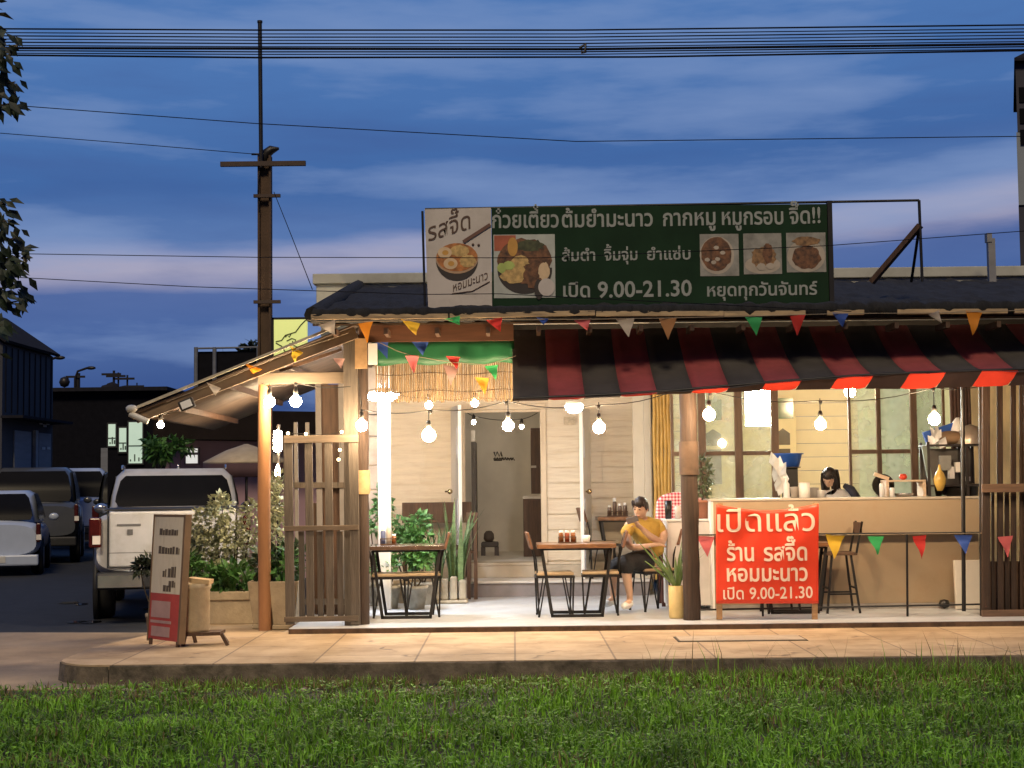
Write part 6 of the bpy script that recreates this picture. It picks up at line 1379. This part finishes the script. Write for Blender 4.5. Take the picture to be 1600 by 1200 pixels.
# hair cap with fringe
def hair(at, s, parent, long=False, m=hairm):
    mb = MB(); n, mv = 22, 10; vs = []; rr_ = random.Random(8)
    C = at(0, 0, 0)
    for i in range(mv + 1):
        p = math.pi * (.62 if not long else .64) * i / mv
        for k in range(n):
            t = 2 * math.pi * k / n; x, y, z = math.sin(p) * math.cos(t), math.sin(p) * math.sin(t), math.cos(p)
            lim = .40 if y > .35 else (-.1 if y > -.2 else -.55)
            zz = max(z, lim) ; j = 1 + .06 * noise.noise(Vector((x * 5, y * 5, z * 5)))
            vs.append(at(x * .086 * j, zz * .126 * j + .004, y * (.108 if y < 0 else .098) * j))
    mb.add(vs, [(i * n + k, (i + 1) * n + k, (i + 1) * n + (k + 1) % n, i * n + (k + 1) % n) for i in range(mv) for k in range(n)], 0, True)
    for k in range(46):
        t = rr_.uniform(-.9, .9); mb.tube([at(.06 * t, .10, .062), at(.072 * t, .082, .090 - .03 * abs(t)), at(.078 * t + rr_.uniform(-.01, .01), .050 + rr_.uniform(-.012, .012), .094 - .04 * abs(t))], [.012, .011, .003], 5)
    if long:
        for k in range(70):
            t = rr_.uniform(.25, 1) * rr_.choice((-1, 1)); b_ = rr_.uniform(-.09, .03); mb.tube([at(.08 * t, .05, b_), at(.098 * t, -.06, b_ * .9 + .01), at(.10 * t + rr_.uniform(-.02, .02), -.20 - rr_.uniform(0, .10), b_ * .6 + .03)], [.016, .015, .003], 5)
    return mb.build('hair', m, parent)
hair(at, 1, pe)
eye = MB()
for q in (-1, 1): eye.sphere(at(q * .030, .014, .088), (.012, .008, .007), 8); eye.tube([at(q * .018, .036, .092), at(q * .032, .040, .090), at(q * .046, .034, .082)], .004, 5)
eye.build('eye', mat('eye_dark', (.015, .01, .009), .3), pe)
MB().tube([at(-.022, -.056, .090), at(0, -.054, .097), at(.022, -.056, .090)], [.003, .0055, .003], 6).build('lips', mat('lips', (.36, .14, .11), .5), pe)
pc = P(988, 812, -.40); tag(MB().box((pc.x - .033, pc.y - .005, pc.z - .068), (pc.x + .033, pc.y + .005, pc.z + .068), rot=Matrix.Rotation(1.25, 3, 'Y') @ Matrix.Rotation(.5, 3, 'X')).build('mobile_phone', mat('pale_phone', (.09, .08, .085), .3), bevel=.006, origin=pc), 'pale mobile phone held up by the person in the yellow shirt', 'phone')
# ---- cook in the kitchen, bent over behind the counter
YK2 = 17.75
def Q(px, py, dy=0.0): return W(px, py, YK2 + dy)
ck = thing('person', 'dark-haired person in a white top bending over behind the counter', 'person', (X(1305, YK2), YK2, 0))
hx = X(1312, YK2); hipk = Vector((hx + .05, YK2 + .12, .92)); chek = Q(1304, 772, .0); nekk = Q(1300, 762, -.05); hck = Q(1296, 746, -.08)
J = [(hipk, (.15, .12)), (hipk.lerp(chek, .5), (.13, .11)), (chek, (.14, .11)), (nekk, .052), (hck + Vector((0, .02, -.05)), .045)]; E = [(0, 1), (1, 2), (2, 3), (3, 4)]
for s in (-1, 1):
    e_ = chain(2, [(chek + Vector((s * .17, .0, .0)), .055), (chek + Vector((s * .22, -.05, -.22)), .043), (chek + Vector((s * .12, -.27, -.20)), .033), (chek + Vector((s * .09, -.36, -.16)), .025)])
    finger_chains(chek + Vector((s * .09, -.36, -.16)), (-.1 * s, -1, .0), (0, 0, 1), J, E, e_, .35, .95, -s)
    chain(0, [(hipk + Vector((s * .10, 0, -.1)), .10), (hipk + Vector((s * .10, -.04, -.46)), .07), (Vector((hx + .05 + s * .1, YK2 + .14, .09)), .04), (Vector((hx + .05 + s * .1, YK2 + .0, .04)), .035)])
hm, at = head_shape(hck, (-.45, -.62, -.64), (-.2, -.6, .8)); grow('body', J, E, skin, ck, 0, 2, hm, .009)
Jc = [(hipk, (.168, .14)), (hipk.lerp(chek, .5), (.150, .13)), (chek, (.158, .13)), (nekk + Vector((0, 0, -.03)), .07), (chek + Vector((-.17, 0, 0)), .072), (chek + Vector((-.21, -.04, -.14)), .062), (chek + Vector((.17, 0, 0)), .072), (chek + Vector((.21, -.04, -.14)), .062)]
grow('white_top', Jc, [(0, 1), (1, 2), (2, 3), (2, 4), (4, 5), (2, 6), (6, 7)], wshirt, ck, 0, 2)
Jt = [(hipk + Vector((0, 0, -.03)), (.165, .14))]; Et = []
for s in (-1, 1): n0 = len(Jt); Jt += [(hipk + Vector((s * .10, 0, -.12)), .115), (hipk + Vector((s * .10, -.04, -.46)), .085), (Vector((hx + .05 + s * .1, YK2 + .14, .12)), .06)]; Et += [(0, n0), (n0, n0 + 1), (n0 + 1, n0 + 2)]
grow('trousers', Jt, Et, shorts, ck, 0, 2)
hair(at, 1, ck, True)
eye = MB()
for q in (-1, 1): eye.sphere(at(q * .030, .014, .088), (.009, .007, .005), 8)
eye.build('eye', MATS['eye_dark'], ck)
m = MB(); m.tube([chek + Vector((.10, -.06, .10)), chek + Vector((.17, -.10, .05)), chek + Vector((.24, -.12, -.06))], [.03, .05, .045], 8); m.build('dark_sleeve', mat('navy_cloth', (.02, .022, .04), .8), ck)

# ================================================================== BACKGROUND, left and right
darkw = mat('dark_wall', (.04, .042, .05), .85, var=.2, scale=.8); darkr = mat('dark_roof_far', (.018, .018, .023), 1.0, var=.2, spec=.1); shut = mat('grey_shutter', (.16, .17, .19), .6, var=.15, scale=1, stretch=(.3, 1, 9)); litw = mat('lit_window', (.3, .35, .3), .5, var=.25, scale=1.5, emit=(.42, .56, .44), es=.85)
def ZB(py, Y, px): return W(px, py, Y).z
Yg = 34; gb = thing('gable_building', 'dark grey gabled building with shutters at the left edge', 'building', (X(20, Yg), Yg + 4, -.22))
xr_ = X(2, Yg); xl_ = X(-170, Yg); zt2 = ZB(536, Yg, 2); xm = (xl_ + xr_) / 2; zr_ = zt2 + .9; Ygb = 37.75
def YS_(px): return -xr_ * F / (800 - px)          # depth along the side wall for a photo column
MB().prism([(xl_, -.22), (xr_, -.22), (xr_, zt2), (xm, zr_), (xl_, zt2)], Yg, Ygb).build('wall', darkw, gb)
m = MB(); m.bar((xm, (Yg + Ygb) / 2, zr_ + .05), (xr_ + .12, (Yg + Ygb) / 2, zt2 + .03), Ygb - Yg + .3, .07); m.bar((xm, (Yg + Ygb) / 2, zr_ + .05), (xl_ - .15, (Yg + Ygb) / 2, zt2 + .0), Ygb - Yg + .3, .07); m.build('roof', darkr, gb)
MB().box((xr_ + .002, Yg - .1, ZB(655, 35.5, 40) - .04), (xr_ + .5, Ygb, ZB(655, 35.5, 40) + .02)).build('canopy', darkr, gb)
for a, b_ in ((20, 46), (58, 77)): MB().box((xr_ + .002, YS_(a), -.2), (xr_ + .03, YS_(b_), ZB(675, 36, 40))).build('shutter', shut, gb)
MB().box((xr_ + .002, YS_(50), -.2), (xr_ + .08, YS_(54), ZB(672, 36, 50))).build('pillar', mat('pale_pillar', (.25, .26, .27), .7), gb)
for k, (a, y) in enumerate(((58, 663), (64, 666), (69, 662), (62, 702), (70, 701))): MB().box((xr_ + .035, YS_(a), ZB(y, 36.5, a)), (xr_ + .045, YS_(a + 5), ZB(y - 4, 36.5, a))).build('notice', mat('pale_notice', (.5, .5, .48), .6), gb)
m = MB()
for k in range(9): m.box((xr_ + .001, Yg + .2 + k * .42, ZB(650, 36, 40)), (xr_ + .02, Yg + .23 + k * .42, zt2 - .05))
build_each(m, 'cladding_rib', darkr, gb)
Yd = 48; db = thing('long_dark_building', 'long low black building behind the parked cars', 'building', (X(150, Yd), Yd + 4, -.22))
MB().box((X(78, Yd), Yd, -.22), (X(262, Yd), Yd + 8, ZB(612, Yd, 150))).build('wall', mat('black_wall', (.008, .008, .011), 1.0, var=.2, spec=.05), db)
m = MB(); m.box((X(76, Yd), Yd - .3, ZB(612, Yd, 150) + .002), (X(264, Yd), Yd + 8.2, ZB(606, Yd, 150))); m.build('roof', darkr, db)
m = MB()
for a, y in ((140, 600), (148, 598), (168, 601)): m.sphere((X(a, Yd), Yd + 2, ZB(606, Yd, a)), (.28, .3, (606 - y) / 50 * 2), 10)
m.build('roof_tank', darkr, db)
MB().box((X(158, Yd), Yd - .05, -.2), (X(176, Yd), Yd - .002, ZB(700, Yd, 165))).build('door', shut, db)
Yw = 30; lw = thing('lit_shopfront', 'small shopfront with glowing pale green windows beyond the pickup', 'building', (X(196, Yw), Yw + 1.5, -.22))
MB().box((X(168, Yw), Yw, -.22), (X(256, Yw), Yw + 3, ZB(652, Yw, 190))).build('wall', mat('black_wall', (.016, .016, .02)), lw)
for x0, x1, y0, y1 in ((170, 181, 663, 697), (187, 198, 669, 706), (202, 223, 660, 724)):
    f = MB().box((X(x0, Yw) - .03, Yw - .05, ZB(y1, Yw, x0) - .03), (X(x1, Yw) + .03, Yw - .02, ZB(y0, Yw, x0) + .03)).build('window', trim, lw)
    w = MB(); w.box((X(x0, Yw), Yw - .06, ZB(y1, Yw, x0)), (X(x1, Yw), Yw - .051, ZB(y0, Yw, x0))); w.build('pane', litw, f)
    b2 = MB(); yy = (y0 + y1) / 2; b2.box((X(x0, Yw), Yw - .07, ZB(yy + 6, Yw, x0)), (X(x1, Yw), Yw - .061, ZB(yy + 4, Yw, x0)))
    for k in range(3): b2.box((X(x0 + 2 + k * (x1 - x0) / 3.2, Yw), Yw - .068, ZB(y1 - 3, Yw, x0)), (X(x0 + 4.0 + k * (x1 - x0) / 3.2, Yw), Yw - .0611, ZB(y1 - (6, 14, 9)[k], Yw, x0)))
    b2.build('display', mat('window_display', (.08, .12, .10), .6), f)
pk = thing('pink_building', 'dusty pink building seen under the lean-to roof', 'building', (X(340, 27), 28, -.22))
MB().box((X(258, 27), 27, -.22), (X(640, 27), 30, ZB(684, 27, 340))).build('wall', mat('pink_render', (.36, .23, .27), .8, var=.12, scale=.8), pk)
MB().bar((X(250, 26.6), 26.9, ZB(664, 26.6, 250)), (X(640, 26.6), 26.9, ZB(670, 26.6, 640)), 1.6, .5).build('roof', mat('brown_roof_far', (.016, .012, .011), 1.0, spec=.1), pk)
f = MB().box((X(287, 26.9), 26.94, ZB(726, 27, 298)), (X(311, 26.9), 26.995, ZB(699, 27, 298))).build('window', mat('pink_frame', (.12, .08, .1), .7), pk)
MB().box((X(290, 26.9), 26.92, ZB(724, 27, 298)), (X(308, 26.9), 26.939, ZB(711, 27, 298))).box((X(292, 26.9), 26.92, ZB(707, 27, 298)), (X(308, 26.9), 26.939, ZB(701, 27, 298))).build('pane', mat('bright_window', (.5, .5, .5), .5, var=.1, emit=(.8, .78, .72), es=.9), f)
bush('dark shrub in front of the pink building window', 262, 715, 26, (.34, .3, .28), 420, .16, .08, leaf_green, -.22)
um = thing('market_umbrella', 'low dark umbrella with a pale edge beside the orange post', 'umbrella', (X(385, 22), 22, -.22)); c = W(385, 706, 22)
MB().lathe([(0, .12), (.3, .02), (.62, -.14), (.62, -.17), (.3, -.01), (0, .09)], c, 14).build('canopy', mat('beige_canvas', (.34, .28, .2), .8, var=.15), um); MB().tube([(c.x, 22, -.22), (c.x, 22, c.z + .12)], .02, 8).build('pole', blackm, um)
MB().lathe([(.60, -.171), (.62, -.17), (.60, -.36), (.57, -.36)], c, 14).build('canopy_skirt', mat('maroon_canvas', (.045, .02, .025), .8), um)
bq = thing('billboard', 'dark billboard on posts against the sky beyond the lean-to', 'billboard', (X(358, 44), 44, -.22))
MB().box((X(305, 44), 44, ZB(640, 44, 350)), (X(412, 44), 44.3, ZB(549, 44, 350))).build('panel', mat('black_panel', (.009, .009, .012), 1.0, spec=.05), bq)
m = MB(); 
for a in (307, 336, 405): m.tube([(X(a, 44), 43.9, -.22), (X(a, 44), 43.9, ZB(543, 44, a))], .06, 8)
m.tube([(X(305, 44), 43.9, ZB(545, 44, 305)), (X(405, 44), 43.9, ZB(543, 44, 405))], .03, 6); m.build('post', mat('grey_pole', (.13, .14, .16), .6), bq)
bt = bush('dark treetop rising behind the billboard', 380, 556, 47, (.9, .6, .45), 520, .3, .14, leaf_dark, -.22)
def lamp(px, py, Y, label):
    c = W(px, py, Y); t = thing('street_lamp', label, 'street lamp', (c.x - .55, Y, -.22))
    MB().tube([(c.x - .55, Y, -.22), (c.x - .55, Y, c.z - .4), (c.x - .45, Y, c.z - .12), (c.x - .1, Y, c.z)], .045, 8).build('pole', blackm, t)
    MB().sphere((c.x + .05, Y, c.z), (.19, .08, .07), 12).build('lamp_head', blackm, t)
lamp(91, 559, 52, 'street lamp nearer the gabled building, silhouetted against the sky'); lamp(140, 575, 58, 'street lamp above the dark building, silhouetted lower against the sky')
for px, y0, w, lab in ((122, 583, 7, 'thick stump-like far pole with clutter at its top'), (178, 579, 4, 'tall far pole left in the pair above the dark roof'), (185, 582, 3, 'thin far pole right in the pair above the dark roof'), (199, 586, 3, 'far pole standing right of the pair'), (214, 598, 2, 'shortest far pole at the right end of the dark roof')):
    Yf = 60; a = W(px, y0, Yf); t = thing('far_pole', lab, 'pole', (a.x, Yf, -.22))
    MB().tube([(a.x, Yf, -.22), (a.x, Yf, a.z)], w / 80, 8).build('pole_shaft', blackm, t)
    mb = MB(); mb.bar((a.x - .45, Yf - .1, a.z - .15), (a.x + .3, Yf - .1, a.z - .15), .08)
    if px == 122: mb.sphere((a.x - .5, Yf - .1, a.z - .35), .22, 8); mb.sphere((a.x - .6, Yf - .1, a.z - .8), .16, 8)
    mb.build('crossarm', blackm, t)
for py in (600, 606, 612):
    pass
tb2 = thing('tall_building', 'sliver of a tall building at the right edge of the picture', 'building', (X(1605, 60) + 3, 63, -.22)); YT = 60
zt2 = ZB(98, YT, 1590)
def block(pf, z0, z1, name, m_, py, sink=0.0):
    xa, xb = X(pf, YT, py), X(pf, YT + 8, py)
    return MB().prismz([(xa, YT + sink), (xa + 9, YT + sink), (xb + 9, YT + 8), (xb + .15, YT + 8)], z0, z1).build(name, m_, tb2)
block(1588, ZB(206, YT, 1590), zt2, 'upper_wall', mat('dark_blue_wall', (.03, .03, .045), .7, var=.3, scale=.4), 150)
block(1590, ZB(320, YT, 1590), ZB(206, YT, 1590) - .01, 'lower_wall', mat('pale_grey_wall', (.22, .25, .28), .8, var=.15, scale=.4), 260, .02)
block(1596, -.22, ZB(320, YT, 1590) - .01, 'base_wall', MATS['dark_blue_wall'], 420, .1)
xa, xb = X(1581, YT, 100), X(1581, YT + 8.3, 100); m = MB(); m.prismz([(xa, YT - .3), (xa + 9, YT - .3), (xb + 9, YT + 8.3), (xb, YT + 8.3)], zt2 + .001, zt2 + .12); m.add([(xa, YT - .3, zt2 + .12), (xa + 9, YT - .3, zt2 + .12), (xb + 9, YT + 8.3, zt2 + .12), (xb, YT + 8.3, zt2 + .12), ((xa + xb) / 2 + 4, YT + 4, zt2 + 3.2)], [(0, 1, 4), (1, 2, 4), (2, 3, 4), (3, 0, 4)]); m.build('roof', darkr, tb2)
m = MB()
for k in range(6):
    for r_ in range(3): x0 = X(1592, YT, 150) + k * 1.3; z0 = zt2 - 1.0 - r_ * .85; m.box((x0, YT - .05, z0 - .6), (x0 + .8, YT - .002, z0))
build_each(m, 'window', carglass, tb2)
